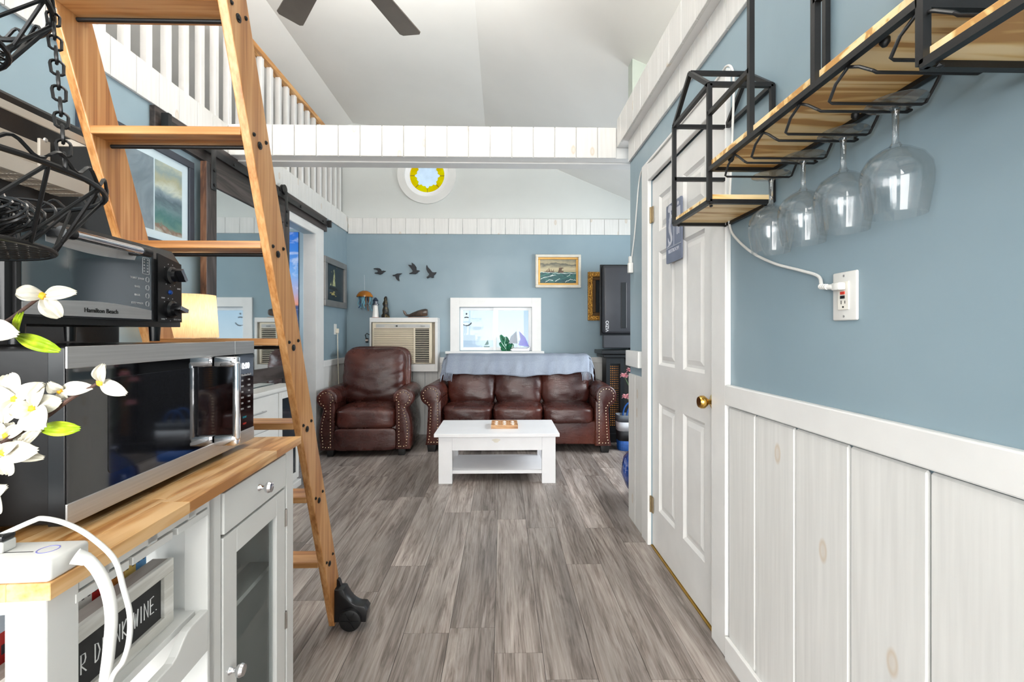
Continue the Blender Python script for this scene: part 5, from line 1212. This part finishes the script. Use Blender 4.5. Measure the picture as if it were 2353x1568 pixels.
for pts in ([(.50, .43), (.64, .43), (.66, .52), (.50, .52)], [(.515, .52), (.60, .52), (.61, .66), (.53, .64)], [(.525, .6), (.53, .78), (.536, .6)], [(.555, .6), (.56, .84), (.566, .6)], [(.60, .60), (.67, .64), (.60, .66)],
            [(.12, .47), (.38, .45), (.40, .49), (.13, .50)], [(.16, .50), (.23, .60), (.20, .50)], [(.23, .49), (.25, .66), (.28, .49)], [(.30, .49), (.30, .62), (.33, .49)], [(.34, .5), (.39, .6), (.37, .5)]):
    prism([U(a, b_) for a, b_ in pts], 0.0009, 'XZ', YF - .0132, bm=t)
part('painted_ships', t, plain('ship_umber', (92, 72, 56), 0.5, var=0.3, scale=50), p3_)
# ---- ornate gold frame behind the television
gf = thing('gilt_frame', 'ornate gilt framed mirror on the far wall half hidden by the television', 'mirror', (1.25, YF, 1.346))
g = G('gilt_plaster'); gn = g.noise(g.coords(), 70, 3); g.bump(gn, 0.9, 0.01); M_GILT = g.done(g.ramp(gn, [(0.35, (92, 58, 20)), (0.5, (168, 118, 44)), (0.7, (214, 168, 80))]), 0.35, 0.6)
frame_xz(gf, YF - .001, 1.015, 1.48, 1.346, 1.921, 0.055, 0.04, M_GILT); frame_xz(gf, YF - .001, 1.07, 1.425, 1.401, 1.866, 0.04, 0.022, plain('dark_gilt', (84, 58, 26), 0.4, 0.4), 'inner_frame')
part('glass', box(1.11, 1.385, YF - .010, YF - .002, 1.44, 1.826), plain('old_mirror', (70, 76, 80), 0.08, 0.6), gf)
t = nb()
for k in range(40):
    z = 1.352 + k * .0145; ball((1.030, YF - .042, z), 0.0065, 1, bm=t); ball((1.465, YF - .042, z), 0.0065, 1, bm=t)
for k in range(30):
    x = 1.035 + k * .0145; ball((x, YF - .042, 1.361), 0.0065, 1, bm=t); ball((x, YF - .042, 1.906), 0.0065, 1, bm=t)
part('beading', t, M_GILT, gf, True)['kind'] = 'stuff'
# ---- black mantel with lattice columns, television on it
mt = thing('electric_mantel', 'black mantel cabinet with an amber lattice column beside the sofa', 'fireplace', (1.6, 5.1, 0))
M_MB = plain('black_mantel_paint', (20, 21, 24), 0.35)
part('shelf', box(1.075, 2.15, 4.90, 5.30, 0.965, 1.008, 0.008), M_MB, mt); part('cornice', box(1.10, 2.12, 4.925, 5.29, 0.925, 0.966, 0.010), M_MB, mt)
part('plinth', box(1.15, 2.10, 4.94, 5.28, 0.0, 0.10, 0.004), M_MB, mt)
for x in (1.135, 1.90):
    t = nb(); box(x, x + .045, 4.95, 5.15, 0.10, 0.926, 0.003, bm=t); box(x + .155, x + .20, 4.95, 5.15, 0.10, 0.926, 0.003, bm=t); box(x + .045, x + .155, 4.95, 5.15, 0.86, 0.926, bm=t); box(x + .045, x + .155, 4.95, 5.15, 0.10, 0.16, bm=t); box(x + .045, x + .155, 5.0, 5.15, 0.16, 0.86, bm=t)
    co = part('column', t, M_MB, mt)
    t = nb(); rr = random.Random(3)
    for k in range(28):
        for j in range(5): ball((x + .060 + j * .020, 4.995, 0.18 + k * .024), 0.007, 1, bm=t)
    part('amber_beads', t, plain('amber_bead', (176, 112, 40), 0.25) if x < 1.5 else MATS['amber_bead'], co, True)['kind'] = 'stuff'
part('firebox', box(1.34, 1.90, 5.0, 5.27, 0.10, 0.926), M_DARK, mt)
tv = thing('television', 'large black television seen from its back standing on the mantel', 'television', (1.7, 5.05, 1.008))
part('screen_panel', box(1.085, 2.40, 5.02, 5.045, 1.17, 1.955, 0.003), M_BLKPL, tv)
tb = box(1.10, 2.385, 4.955, 5.022, 1.185, 1.94, 0.035, 3); part('back_shell', tb, plain('tv_back_plastic', (46, 47, 52), 0.4, var=0.05, bump=0.05), tv, True)
t = nb(); box(1.11, 2.35, 4.965, 5.035, 1.03, 1.172, 0.008, bm=t); part('lower_housing', t, MATS['tv_back_plastic'], tv)
part('stand_base', box(1.45, 2.0, 4.95, 5.20, 1.008, 1.032, 0.004), M_BLKPL, tv)
b = text_bm('VIZIO', 0.048); b.transform(Matrix.Rotation(math.pi / 2, 4, 'Z')); part('brand_print', face_my(b, (1.150, 4.9535, 1.27)), M_PRINT, tv)
t = box(1.30, 1.36, 4.950, 4.958, 1.25, 1.75, 0.003); part('back_ridge', t, M_BLKPL, tv)
# ---- woven tote bag, blue floor vase with pink flowers
bg = thing('striped_tote_bag', 'woven tote bag in blue, white and black bands beside the sofa', 'bag', (1.345, 4.66, 0))
def bag_band(z0, z1, m, nm):
    b = bmesh.new(); R = []
    for z in (z0, z1):
        w_, d_ = 0.155 + 0.05 * z, 0.085 + 0.02 * z
        R.append([b.verts.new((1.345 + w_ * math.copysign(abs(math.cos(a)) ** .5, math.cos(a)) * (1 + .02 * (k % 2)), 4.66 + d_ * math.copysign(abs(math.sin(a)) ** .5, math.sin(a)), z)) for k, a in enumerate([2 * math.pi * q / 48 for q in range(48)])])
    for k in range(48): b.faces.new((R[0][k], R[0][(k + 1) % 48], R[1][(k + 1) % 48], R[1][k]))
    if z0 == 0: b.faces.new(list(reversed(R[0])))
    bmesh.ops.recalc_face_normals(b, faces=b.faces); o = part(nm, b, m, bg, 30); md = o.modifiers.new('thickness', 'SOLIDIFY'); md.thickness = .006
bag_band(0.0, 0.10, plain('bag_blue', (24, 78, 150), 0.6, var=0.15, scale=60), 'blue_band'); bag_band(0.10, 0.20, plain('bag_black', (28, 28, 32), 0.6), 'black_band'); bag_band(0.20, 0.29, plain('bag_white', (206, 208, 214), 0.6), 'white_band'); bag_band(0.29, 0.36, plain('bag_grey', (90, 96, 104), 0.6), 'grey_band')
for y in (4.59, 4.73):
    part('handle', tube([Vector((1.345 + .085 * math.cos(a), y, 0.33 + .14 * math.sin(a))) for a in [math.pi * k / 14 for k in range(15)]], 0.009, 8), plain('bag_strap_blue', (20, 84, 160), 0.5) if y < 4.6 else MATS['bag_strap_blue'], bg, True)
bv = thing('blue_floor_vase', 'round cobalt blue glass floor vase holding tall pink flowers', 'vase', (1.055, 3.25, 0))
part('vase_body', lathe([(0.0, 0.0), (0.09, 0.0), (0.10, .006), (0.165, .09), (0.198, .19), (0.180, .29), (0.12, .36), (0.07, .395), (0.06, .42), (0.075, .44), (0.068, .44), (0.052, .42), (0.06, .39), (0.17, .28), (0.188, .19), (0.155, .095), (0.09, .012), (0.0, .010)], (1.055, 3.25, 0), 32, cap=False), plain('cobalt_glass', (14, 66, 150), 0.05, var=0.2, scale=6, Transmission_Weight=0.25, Coat_Weight=0.6), bv, True)
M_STEM = plain('green_stem', (96, 124, 82), 0.6); M_PINK = plain('pink_petal', (226, 164, 172), 0.6, var=0.08, scale=60)
for (fx, fz, fy) in ((0.915, 0.925, 3.23), (0.875, 0.885, 3.25), (0.885, 0.735, 3.24), (1.02, 0.98, 3.28), (1.10, 0.90, 3.25)):
    part('stem', tube(crom([Vector((1.055, 3.25, .05)), Vector((1.05, 3.25, .43)), Vector(((fx + 1.04) / 2, fy, (fz + .45) / 2 + .04)), Vector((fx, fy, fz))], 6), 0.003, 6), M_STEM, bv, True)
    hd = part('blossom', ball((fx, fy, fz), 0.013, 2), M_PINK, bv, True)
    for k in range(11):
        a = k * 2.4; r = 0.6 + .035 * k; d_ = Vector((math.cos(a) * r, math.sin(a) * r, .55 - .1 * k)).normalized()
        part('petal', blade(Vector((fx, fy, fz)), Vector((fx, fy, fz)) + d_ * 0.030, 0.026, 0.5, 0.003, face=Vector((0, 0, 1)) + d_ * .3, n=4, m=2), M_PINK, hd, True)
# ---- sill ornaments in the window
sy = YF - .045; szl = WZ0 - .005
bo = thing('glass_sailboat', 'stained glass sailboat with a violet sail on the window sill', 'ornament', (onY(1198, 806, sy).x, sy, szl))
Q = lambda *pp: [(onY(x, y, sy).x, onY(x, y, sy).z) for x, y in pp]
part('hull', prism([(a, max(b_, szl)) for a, b_ in Q((1172, 803), (1180, 800), (1210, 801), (1219, 797), (1216, 812), (1176, 812))], 0.04, 'XZ', sy - .02, 0.004), plain('pewter', (150, 154, 160), 0.3, 0.6), bo)
part('sail', prism(Q((1193, 761), (1207, 776), (1216, 797), (1192, 794), (1196, 780)), 0.004, 'XZ', sy), plain('violet_glass', (70, 76, 190), 0.15, var=0.1, Transmission_Weight=0.5), bo)
part('sail', prism(Q((1187, 761), (1188, 776), (1189, 790), (1169, 789), (1174, 774)), 0.004, 'XZ', sy), plain('teal_glass', (30, 80, 110), 0.15, var=0.15, Transmission_Weight=0.5), bo)
part('mast', bar(onY(1190, 758, sy), Vector((onY(1190, 800, sy).x, sy, szl + .02)), 0.004), M_STEEL, bo)
gl_ = thing('green_glass_leaves', 'fan of green glass leaves standing on the window sill', 'ornament', (onY(1168, 806, sy).x, sy + .03, szl))
bz = Vector((onY(1168, 806, sy).x, sy + .042, szl + .004)); M_GG = plain('green_glass', (40, 120, 84), 0.15, var=0.2, scale=40, Transmission_Weight=0.4)
for (x, y) in ((1150, 770), (1148, 788), (1151, 800), (1162, 774), (1178, 790)):
    part('leaf', blade(bz, onY(x, y, sy + .035), 0.07, 0.2, 0.004), M_GG, gl_, True)
part('foot', lathe([(0, 0), (0.02, 0), (0.018, .008), (0, .008)], (bz.x, bz.y, szl), 14), M_GG, gl_)
# clings on the glass
yg = YF + .055 + .0105
c = onY(1072, 738, yg); t = nb()
rr = random.Random(6)
for (a0, a1, r) in ((200, 340, .062), (60, 120, .05), (150, 190, .06)):
    tube([(c.x + r * math.cos(math.radians(a)), yg, c.z + r * math.sin(math.radians(a)) * .9) for a in [a0 + (a1 - a0) * k / 10 for k in range(11)]], [0.006 * (1 + rr.uniform(-.5, .8)) for _ in range(11)], 6, bm=t)
ball((c.x, yg, c.z + .085), 0.012, 1, bm=t)
for v in t.verts: v.co.y = yg + (v.co.y - yg) * .15
solo('window_cling', t, plain('cling_black', (40, 44, 52), 0.5), 'black bubble shaped cling stuck on the left window pane', 'sticker')
t = nb(); prism([(p.x, p.z) for p in [onY(x, y, yg) for x, y in ((1121, 781), (1123, 792), (1113, 794))]], 0.002, 'XZ', yg - .002, bm=t); prism([(p.x, p.z) for p in [onY(x, y, yg) for x, y in ((1111, 796), (1126, 796), (1122, 800), (1114, 800))]], 0.002, 'XZ', yg - .002, bm=t)
solo('window_cling', t, plain('cling_green', (120, 150, 146), 0.5), 'tiny grey green sailboat cling near the bottom of the window pane', 'sticker')
# ---- outlet and plug on the left wall, plug block beside the air conditioner
def outlet_left():
    o = thing('wall_outlet', 'white outlet with a plugged-in cream cord on the left wall', 'outlet', (XL, 5.03, 1.18))
    part('plate', box(XL, XL + .006, 4.99, 5.06, 1.18, 1.295, 0.002), M_WPL, o); part('plug', box(XL + .006, XL + .035, 5.03, 5.055, 1.195, 1.245, 0.005), plain('cream_plug', (222, 214, 196), 0.4), o)
    part('cord', tube(crom([Vector((XL + .02, 5.045, 1.20)), Vector((XL + .02, 5.05, 1.05)), Vector((XL + .022, 5.05, .9)), Vector((XL + .03, 5.06, .5)), Vector((XL + .03, 5.05, .03))], 6), 0.005, 8), MATS['cream_plug'], o, True)
outlet_left()
c = onY(843, 778, YF - .02); ap = thing('black_adapter', 'small black plug adapter on the wall beside the air conditioner', 'plug', (c.x, YF, c.z - .07))
part('block', box(c.x - .014, c.x + .014, YF - .03, YF - .001, c.z - .05, c.z + .005, 0.004), M_BLKPL, ap); part('label_band', box(c.x - .0145, c.x + .0145, YF - .031, YF - .002, c.z - .03, c.z - .012), plain('adapter_label', (206, 190, 180), 0.5), ap)
part('cord', tube([Vector((c.x - .01, YF - .015, c.z)), Vector((c.x - .02, YF - .02, c.z + .04)), Vector((c.x + .0, YF - .02, c.z + .06)), Vector((c.x + .025, YF - .02, c.z + .045)), Vector((ax0 + .002, YF - .03, c.z + .03))], 0.005, 8), M_BLKPL, ap, True)
# ---- ceiling fan, hub above the picture
fan = thing('ceiling_fan', 'ceiling fan with flat grey-brown blades under the vaulted ceiling', 'fan', (-0.72, 1.95, 2.85))
M_FANB = plain('fan_blade_grey', (98, 91, 84), 0.45, var=0.05)
part('motor', lathe([(0.0, 2.80), (0.06, 2.80), (0.11, 2.83), (0.12, 2.88), (0.10, 2.93), (0.04, 2.96), (0.0, 2.96)], (-0.72, 1.95, 0), 32), plain('fan_bronze', (60, 56, 52), 0.35, 0.6), fan, True)
part('down_rod', cyl((-0.72, 1.95, 2.95), (-0.72, 1.95, zc(-.72) + .005), 0.014), MATS['fan_bronze'], fan, True)
part('canopy', lathe([(0.0, 3.50), (0.03, 3.50), (0.065, 3.56), (0.07, 3.62), (0.0, 3.62)], (-0.72, 1.95, 0), 24), MATS['fan_bronze'], fan, True)
for k in range(6):
    a = math.radians(70 + 60 * k)
    ol = [(0.20, -.052), (0.615, -.066), (0.630, -.052), (0.630, .052), (0.615, .066), (0.20, .052)]
    b = prism(ol, 0.008, 'XY', -0.004, 0.002); b.transform(Matrix.Translation((-0.72, 1.95, 2.85)) @ Matrix.Rotation(a, 4, 'Z') @ Matrix.Rotation(math.radians(8), 4, 'X')); bo_ = part('blade', b, M_FANB, fan)
    b = box(0.09, 0.24, -.02, .02, -.006, 0.002, 0.002); b.transform(Matrix.Translation((-0.72, 1.95, 2.85)) @ Matrix.Rotation(a, 4, 'Z')); part('blade_iron', b, MATS['fan_bronze'], bo_)
# ---- shaped wooden plaque on the far gable, mostly hidden by the beam
c0_ = onY(1092, 372, YF); 
pts = []
for k in range(25):
    u = k / 24; x = c0_.x - .24 + .48 * u; pts.append((x, c0_.z - .035 - 0.022 * math.sin(u * math.pi * 2.0 + .4) * (1 if u < .5 else .8)))
solo('wooden_plaque', prism(pts + [(c0_.x + .24, c0_.z + .16), (c0_.x - .24, c0_.z + .16)], 0.02, 'XZ', YF - .024, 0.003), plain('plaque_brown', (84, 44, 34), 0.45), 'dark brown shaped plaque on the gable beside the round window', 'plaque')
# ================================================================ RIGHT WALL
M_ASH = wood('ash_shelf', [(188, 138, 74), (222, 182, 116), (236, 204, 146), (242, 214, 164)], 'X', 70, 2.5, 0.42, 5.0, 0.04, 0.0, 0.72)
XI, XO = 0.63, 0.824
rk = thing('wine_glass_shelf', 'black metal wall shelf with ash boards and hanging wine glass rails', 'shelf', (0.72, 1.0, 1.585))
BW = 0.013
def fbar(p, q, nm='frame_bar'): return part(nm, bar(p, q, BW), M_BLACK, rk)
for (ya, yb) in ((1.372, 1.655), (0.385, 0.668)):
    ym_ = (ya + yb) / 2
    for x in (XI, XO):
        fbar((x, ya, 1.588), (x, ya, 1.945), 'post'); fbar((x, yb, 1.588), (x, yb, 1.945), 'post')
        fbar((x, ya, 1.588), (x, yb, 1.588)); fbar((x, ya, 1.945), (x, yb, 1.945)); fbar((x, ya, 1.945), (x, ym_, 2.060), 'roof_bar'); fbar((x, yb, 1.945), (x, ym_, 2.060), 'roof_bar')
    for y, z in ((ya, 1.588), (yb, 1.588), (ya, 1.945), (yb, 1.945), (ym_, 2.060)): fbar((XI, y, z), (XO, y, z))
    far = yb if ya > 1 else ya
    fbar((XI, far, 1.752), (XO, far, 1.752))
    part('box_board', box(XI + .004, XO - .004, ya + .004, yb - .004, 1.592, 1.612, 0.001), M_ASH, rk)
    for (x, y) in ((XI, ya), (XI, yb), (XO, ya), (XO, yb)):
        part('bolt', ball((x + .012 * (1 if x == XI else -1), y + .014 * (1 if y == ya else -1), 1.579), 0.006, 1, scl=(1, 1, .7)), M_BLACK, rk, True)
# long shelf between the boxes
Y0, Y1, ZS = 0.672, 1.368, 1.684
for x in (XI, XO): fbar((x, Y0, ZS), (x, Y1, ZS), 'long_rail')
fbar((XI, Y0 + .006, ZS), (XO, Y0 + .006, ZS)); fbar((XI, Y1 - .006, ZS), (XO, Y1 - .006, ZS))
part('long_board', box(XI + .003, XO - .003, Y0 + .004, Y1 - .004, 1.688, 1.712, 0.001), M_ASH, rk)
for y in (0.902, 1.141):
    for x in (XI, XO): fbar((x, y, 1.69), (x, y, 2.42), 'hanger_post')
fbar((XI, 1.141, 1.855), (XI, 1.372, 1.855)); fbar((XI, 0.668, 1.855), (XI, 0.902, 1.855))
for y in (0.902, 1.141): fbar((XI, y, 2.42), (XO, y, 2.42))
for x in (XI, XO): fbar((x, 0.902, 2.30), (x, 1.141, 2.30))
for x, y in ((XI + .02, 0.76), (XI + .02, 1.28), (XO - .02, 0.76), (XO - .02, 1.02), (XO - .02, 1.28)): part('bolt', lathe([(0, 1.688), (0.008, 1.688), (0.008, 1.680), (0.004, 1.674), (0, 1.673)], (x, y, 0), 10), M_BLACK, rk, True)
# wire rails that hold the feet of the glasses
ZR = 1.630
for yh in (0.687, 0.826, 0.961, 1.099, 1.235):
    for s in (-1, 1):
        yr = yh - .014 + s * .052
        pts = [Vector((XI + .008, yh, 1.678)), Vector((XI + .000, yh + (yr - yh) * .55, 1.657)), Vector((XI + .0, yr, ZR + .003)), Vector((XI + .006, yr, ZR)), Vector((XO - .012, yr, ZR)), Vector((XO - .004, yr, ZR + .004)), Vector((XO - .004, yh + (yr - yh) * .5, 1.657)), Vector((XO - .006, yh, 1.678))]
        part('glass_rail', tube(pts, 0.0029, 8), M_BLACK, rk, True)
# ---- wine glasses hanging upside down
def clear_glass(name, solid, edge, face):
  g = G(name); tr = g.n('BsdfTransparent'); gs = g.n('BsdfGlass'); gs.inputs['Roughness'].default_value = 0.0; gs.inputs['IOR'].default_value = 1.45; go = g.n('BsdfGlossy'); go.inputs['Roughness'].default_value = 0.02
  cz_ = g.ramp(g.noise(g.coords(), 20, 1), [(0.3, 0.985), (0.7, 1.0)]); g.l(cz_, tr.inputs['Color'])
  m1 = g.n('MixShader'); m1.inputs[0].default_value = solid; g.l(tr.outputs[0], m1.inputs[1]); g.l(gs.outputs[0], m1.inputs[2])
  lw = g.n('LayerWeight'); lw.inputs['Blend'].default_value = 0.5; pw = g.n('Math', operation='POWER'); g.l(lw.outputs['Facing'], pw.inputs[0]); pw.inputs[1].default_value = 4.5
  fz = g.n('Math', operation='MULTIPLY_ADD'); g.l(pw.outputs[0], fz.inputs[0]); fz.inputs[1].default_value = edge; fz.inputs[2].default_value = face
  m2 = g.n('MixShader'); g.l(fz.outputs[0], m2.inputs[0]); g.l(m1.outputs[0], m2.inputs[1]); g.l(go.outputs[0], m2.inputs[2]); g.l(m2.outputs[0], g.t.nodes['Material Output'].inputs['Surface'])
  return g.m
M_GLASS = clear_glass('clear_glass_stem', 0.45, 0.6, 0.06); M_BOWL = clear_glass('clear_glass_bowl', 0.12, 0.45, 0.025)
def glass_prof():
    h = 0.222
    out = [(0.0, 0.0), (0.049, 0.0), (0.050, 0.0015), (0.046, 0.003), (0.020, 0.007), (0.0085, 0.013), (0.0058, 0.022), (0.0052, 0.06), (0.0060, 0.078), (0.0105, 0.086), (0.026, 0.094), (0.045, 0.108), (0.0555, 0.126), (0.0585, 0.146), (0.0575, 0.168), (0.0535, 0.194), (0.0490, h)]
    inn = [(0.0480, h), (0.0523, 0.194), (0.0563, 0.168), (0.0572, 0.146), (0.0542, 0.127), (0.0436, 0.1095), (0.025, 0.0965), (0.010, 0.0905), (0.0, 0.0895)]
    return [(r, -z) for r, z in out + inn]
gp = lathe(glass_prof(), (0, 0, 0), 48, cap=False)
for f_ in gp.faces: f_.material_index = 1 if f_.calc_center_median().z < -0.086 else 0
gm = mesh_of(gp, 'wine_glass', [M_GLASS, M_BOWL], True)
for i, (y, x) in enumerate(((0.876, 0.771), (1.013, 0.771), (1.150, 0.771), (1.285, 0.768))):
    o = bpy.data.objects.new('wine_glass', gm); COL.objects.link(o); o.location = (x, y, ZR + .0095)
    tag(o, 'clear wine glass hanging upside down, %s from the house-shaped frame near the door' % ('fourth', 'third', 'second', 'first')[i], 'wine glass', 'glasses hanging from the shelf')
# ---- wall outlet with its plug and the cord that climbs over the door
ol = thing('gfci_outlet', 'white outlet plate with red and black buttons above the wainscot', 'outlet', (XR, 1.085, 1.22))
oy0, oy1, oz0, oz1 = 1.046, 1.124, 1.218, 1.336
part('plate', box(XR - .007, XR, oy0, oy1, oz0, oz1, 0.0035, 3), M_WPL, ol, True)
of = part('receptacle', box(XR - .010, XR - .004, 1.068, 1.103, 1.244, 1.312, 0.001), plain('ivory_receptacle', (226, 222, 212), 0.35), ol)
part('reset_button', box(XR - .012, XR - .009, 1.079, 1.092, 1.281, 1.288), plain('reset_red', (200, 50, 30), 0.4), of); part('test_button', box(XR - .012, XR - .009, 1.079, 1.092, 1.271, 1.278), M_BLKPL, of)
t = nb()
for dy, h in ((1.0785, .007), (1.0905, .009)): box(XR - .0105, XR - .0095, dy - .0009, dy + .0009, 1.262 - h / 2, 1.262 + h / 2, bm=t)
cyl((XR - .0105, 1.0845, 1.2505), (XR - .0095, 1.0845, 1.2505), 0.0025, 10, bm=t)
part('slots', t, M_DARK, of)
for z in (oz0 + .010, oz1 - .010): part('screw', lathe([(0, 0), (0.003, 0), (0.002, .0012), (0, .0014)], (XR - .0082, 1.085, z), 10, 'X'), M_STEEL, ol, True)
cd = thing('extension_cord', 'white extension cord plugged into the wall outlet and looped over the door frame', 'cord', (XR, 1.085, 1.30))
pb = nb(); box(XR - .030, XR - .0105, 1.074, 1.100, 1.291, 1.310, 0.004, bm=pb)
part('plug', pb, M_WPL, cd, True)
t = tube([(XR - .024, 1.098, 1.3005), (XR - .030, 1.115, 1.302), (XR - .030, 1.135, 1.306)], [0.0075, 0.0058, 0.0045], 12)
for k in range(4): lathe([(0.0048, -.0014), (0.0072, -.0014), (0.0072, .0014), (0.0048, .0014)], (XR - .030, 1.112 + k * .007, 1.302 + k * .001), 12, 'Y', bm=t, cap=False)
part('strain_relief', t, M_WPL, cd, True)
cpts = [Vector((XR - .030, 1.130, 1.305))] + [onX(x, y, XR - .010) for x, y in ((1880, 635), (1840, 622), (1780, 606), (1730, 582), (1695, 552), (1678, 525))]
cpts += [onX(1676, 480, XR - .024), onX(1682, 330, XR - .025), onX(1686, 200, XR - .025), onX(1682, 158, XR - .025), onX(1670, 152, XR - .025), onX(1655, 172, XR - .024), onX(1620, 218, XR - .024), onX(1560, 290, XR - .024), onX(1500, 362, XR - .024)]
cpts += [onX(1480, 385, XR - .008), onX(1472, 400, XR - .006), onX(1467, 430, XR - .006), onX(1463, 480, XR - .006), onX(1458, 540, XR - .006), onX(1452, 590, XR - .006)]
part('cable', tube(crom(cpts, 6), 0.0042, 8), M_WPL, cd, True)
c = onX(1447, 612, XR - .02)
t = nb(); box(XR - .032, XR - .001, c.y - .02, c.y + .016, c.z - .045, c.z + .022, 0.006, bm=t); part('socket_end', t, M_WPL, cd, True)
t = nb(); box(XR - .020, XR - .001, c.y + .005, c.y + .035, c.z + .020, c.z + .066, 0.003, bm=t); part('adapter', t, M_WPL, cd)
# ---- restroom sign hung on the door
sn = thing('restroom_sign', 'blue grey restroom sign with a mermaid silhouette hanging on the white door', 'sign', (XR - .02, 2.085, 1.52))
a = onX(1531, 476, XR - .012); b_ = onX(1566, 448, XR - .012); zt, zb = a.z, onX(1531, 608, XR - .012).z
ya, yb = a.y, b_.y   # ya is the far edge (left when facing the sign)
SX = XR - .012
pn = part('plaque', prism(rrect(min(ya, yb), max(ya, yb), zb, zt, 0.008), 0.006, 'YZ', SX), plain('slate_blue_plaque', (100, 108, 128), 0.45), sn)
M_SG = plain('sign_grey', (184, 186, 196), 0.5)
W_, H_ = ya - yb, zt - zb
S = lambda u, v: (ya - W_ * u, zb + H_ * v)      # u to the right, v up, as the sign is read
t = nb()
prism([S(*p) for p in ((.16, .96), (.22, .985), (.32, .97), (.40, .94), (.46, .97), (.45, .91), (.40, .885), (.36, .87), (.28, .855), (.16, .87), (.13, .91))], 0.0012, 'YZ', SX - .0011, bm=t)       # hair and head
prism([S(*p) for p in ((.26, .86), (.33, .86), (.34, .81), (.42, .78), (.40, .74), (.36, .75), (.33, .69), (.22, .70), (.20, .74), (.26, .79))], 0.0012, 'YZ', SX - .0011, bm=t)               # torso and arm
prism([S(*p) for p in ((.21, .70), (.34, .69), (.30, .62), (.34, .52), (.42, .43), (.42, .36), (.34, .31), (.22, .285), (.10, .275), (.08, .285), (.18, .31), (.14, .37), (.13, .44), (.20, .37), (.27, .34), (.32, .38), (.30, .44), (.20, .53), (.17, .61))], 0.0012, 'YZ', SX - .0011, bm=t)   # tail
prism([S(*p) for p in ((.72, .60), (.76, .60), (.76, .42), (.72, .42))], 0.0012, 'YZ', SX - .0011, bm=t); prism([S(*p) for p in ((.82, .60), (.86, .60), (.86, .42), (.82, .42))], 0.0012, 'YZ', SX - .0011, bm=t)
prism([S(*p) for p in ((.66, .86), (.92, .86), (.95, .60), (.88, .58), (.70, .58), (.63, .60))], 0.0012, 'YZ', SX - .0011, bm=t); q = S(.79, .92); ball((SX - .0004, q[0], q[1]), 0.010, 2, bm=t, scl=(.06, 1, 1))
prism([S(*p) for p in ((.515, .96), (.53, .96), (.53, .27), (.515, .27))], 0.0012, 'YZ', SX - .0011, bm=t); prism([S(*p) for p in ((.02, .262), (.98, .262), (.98, .255), (.02, .255))], 0.0012, 'YZ', SX - .0011, bm=t)
part('symbols', t, M_SG, pn)
q = S(.5, .19); part('lettering', face_mx(text_bm('RESTROOM', 0.026), (SX - .0006, q[0], q[1])), M_SG, pn)
hk = onX(1545, 412, SX - .002)
t = nb(); tube([Vector((SX + .001, ya - .02, zt - .004)), hk, Vector((SX + .001, yb + .03, zt - .004))], 0.0016, 6, bm=t); tube([hk, onX(1543, 350, SX - .0)], 0.0016, 6, bm=t); part('ribbon', t, M_WPL, sn, True)
b = lathe([(0, 0), (0.012, 0), (0.010, .006), (0.004, .012), (0, .013)], (0, 0, 0), 14, 'X'); b.transform(Matrix.Translation((XR - .001, hk.y, hk.z)) @ Matrix.Rotation(math.pi, 4, 'Z')); part('hook', b, M_WPL, sn, True)
# ---- unseen glazing added to go with the fill lights: back doors, left wall, alcove
def glazing(name, p0, p1, axis, n):
    o = empty(name, (0, 0, 0)); tag(o, kind='structure'); t = nb(); fw = 0.05
    (x0, y0, z0), (x1, y1, z1) = p0, p1
    if axis == 'Y':
        for k in range(n + 1): x = x0 + (x1 - x0) * k / n; box(x - fw / 2, x + fw / 2, y0, y1, z0, z1, bm=t)
        for z in (z0, z1 - fw): box(x0, x1, y0, y1, z, z + fw, bm=t)
        g_ = box(x0, x1, (y0 + y1) / 2 - .002, (y0 + y1) / 2 + .002, z0, z1)
    else:
        for k in range(n + 1): y = y0 + (y1 - y0) * k / n; box(x0, x1, y - fw / 2, y + fw / 2, z0, z1, bm=t)
        for z in (z0, z1 - fw): box(x0, x1, y0, y1, z, z + fw, bm=t)
        g_ = box((x0 + x1) / 2 - .002, (x0 + x1) / 2 + .002, y0, y1, z0, z1)
    part('window_frame', t, M_VINYL, o); part('pane', g_, M_PANE, o)
glazing('door_2', (-1.5, YB - .06, 0.0), (0.65, YB - .01, 2.3), 'Y', 3)
glazing('window_5', (XL - .095, -1.95, 1.1), (XL - .001, -0.65, 2.1), 'X', 2)
glazing('window_3', (XA + .03, 3.35, 1.05), (XA + .07, 4.65, 2.15), 'X', 2)
# bay and beach beyond the far window
struct('ground_outside', box(-60, 60, YF + .4, 120, -0.6, -0.5), plain('pale_water', (222, 231, 238), 0.5, var=0.03, scale=0.3))
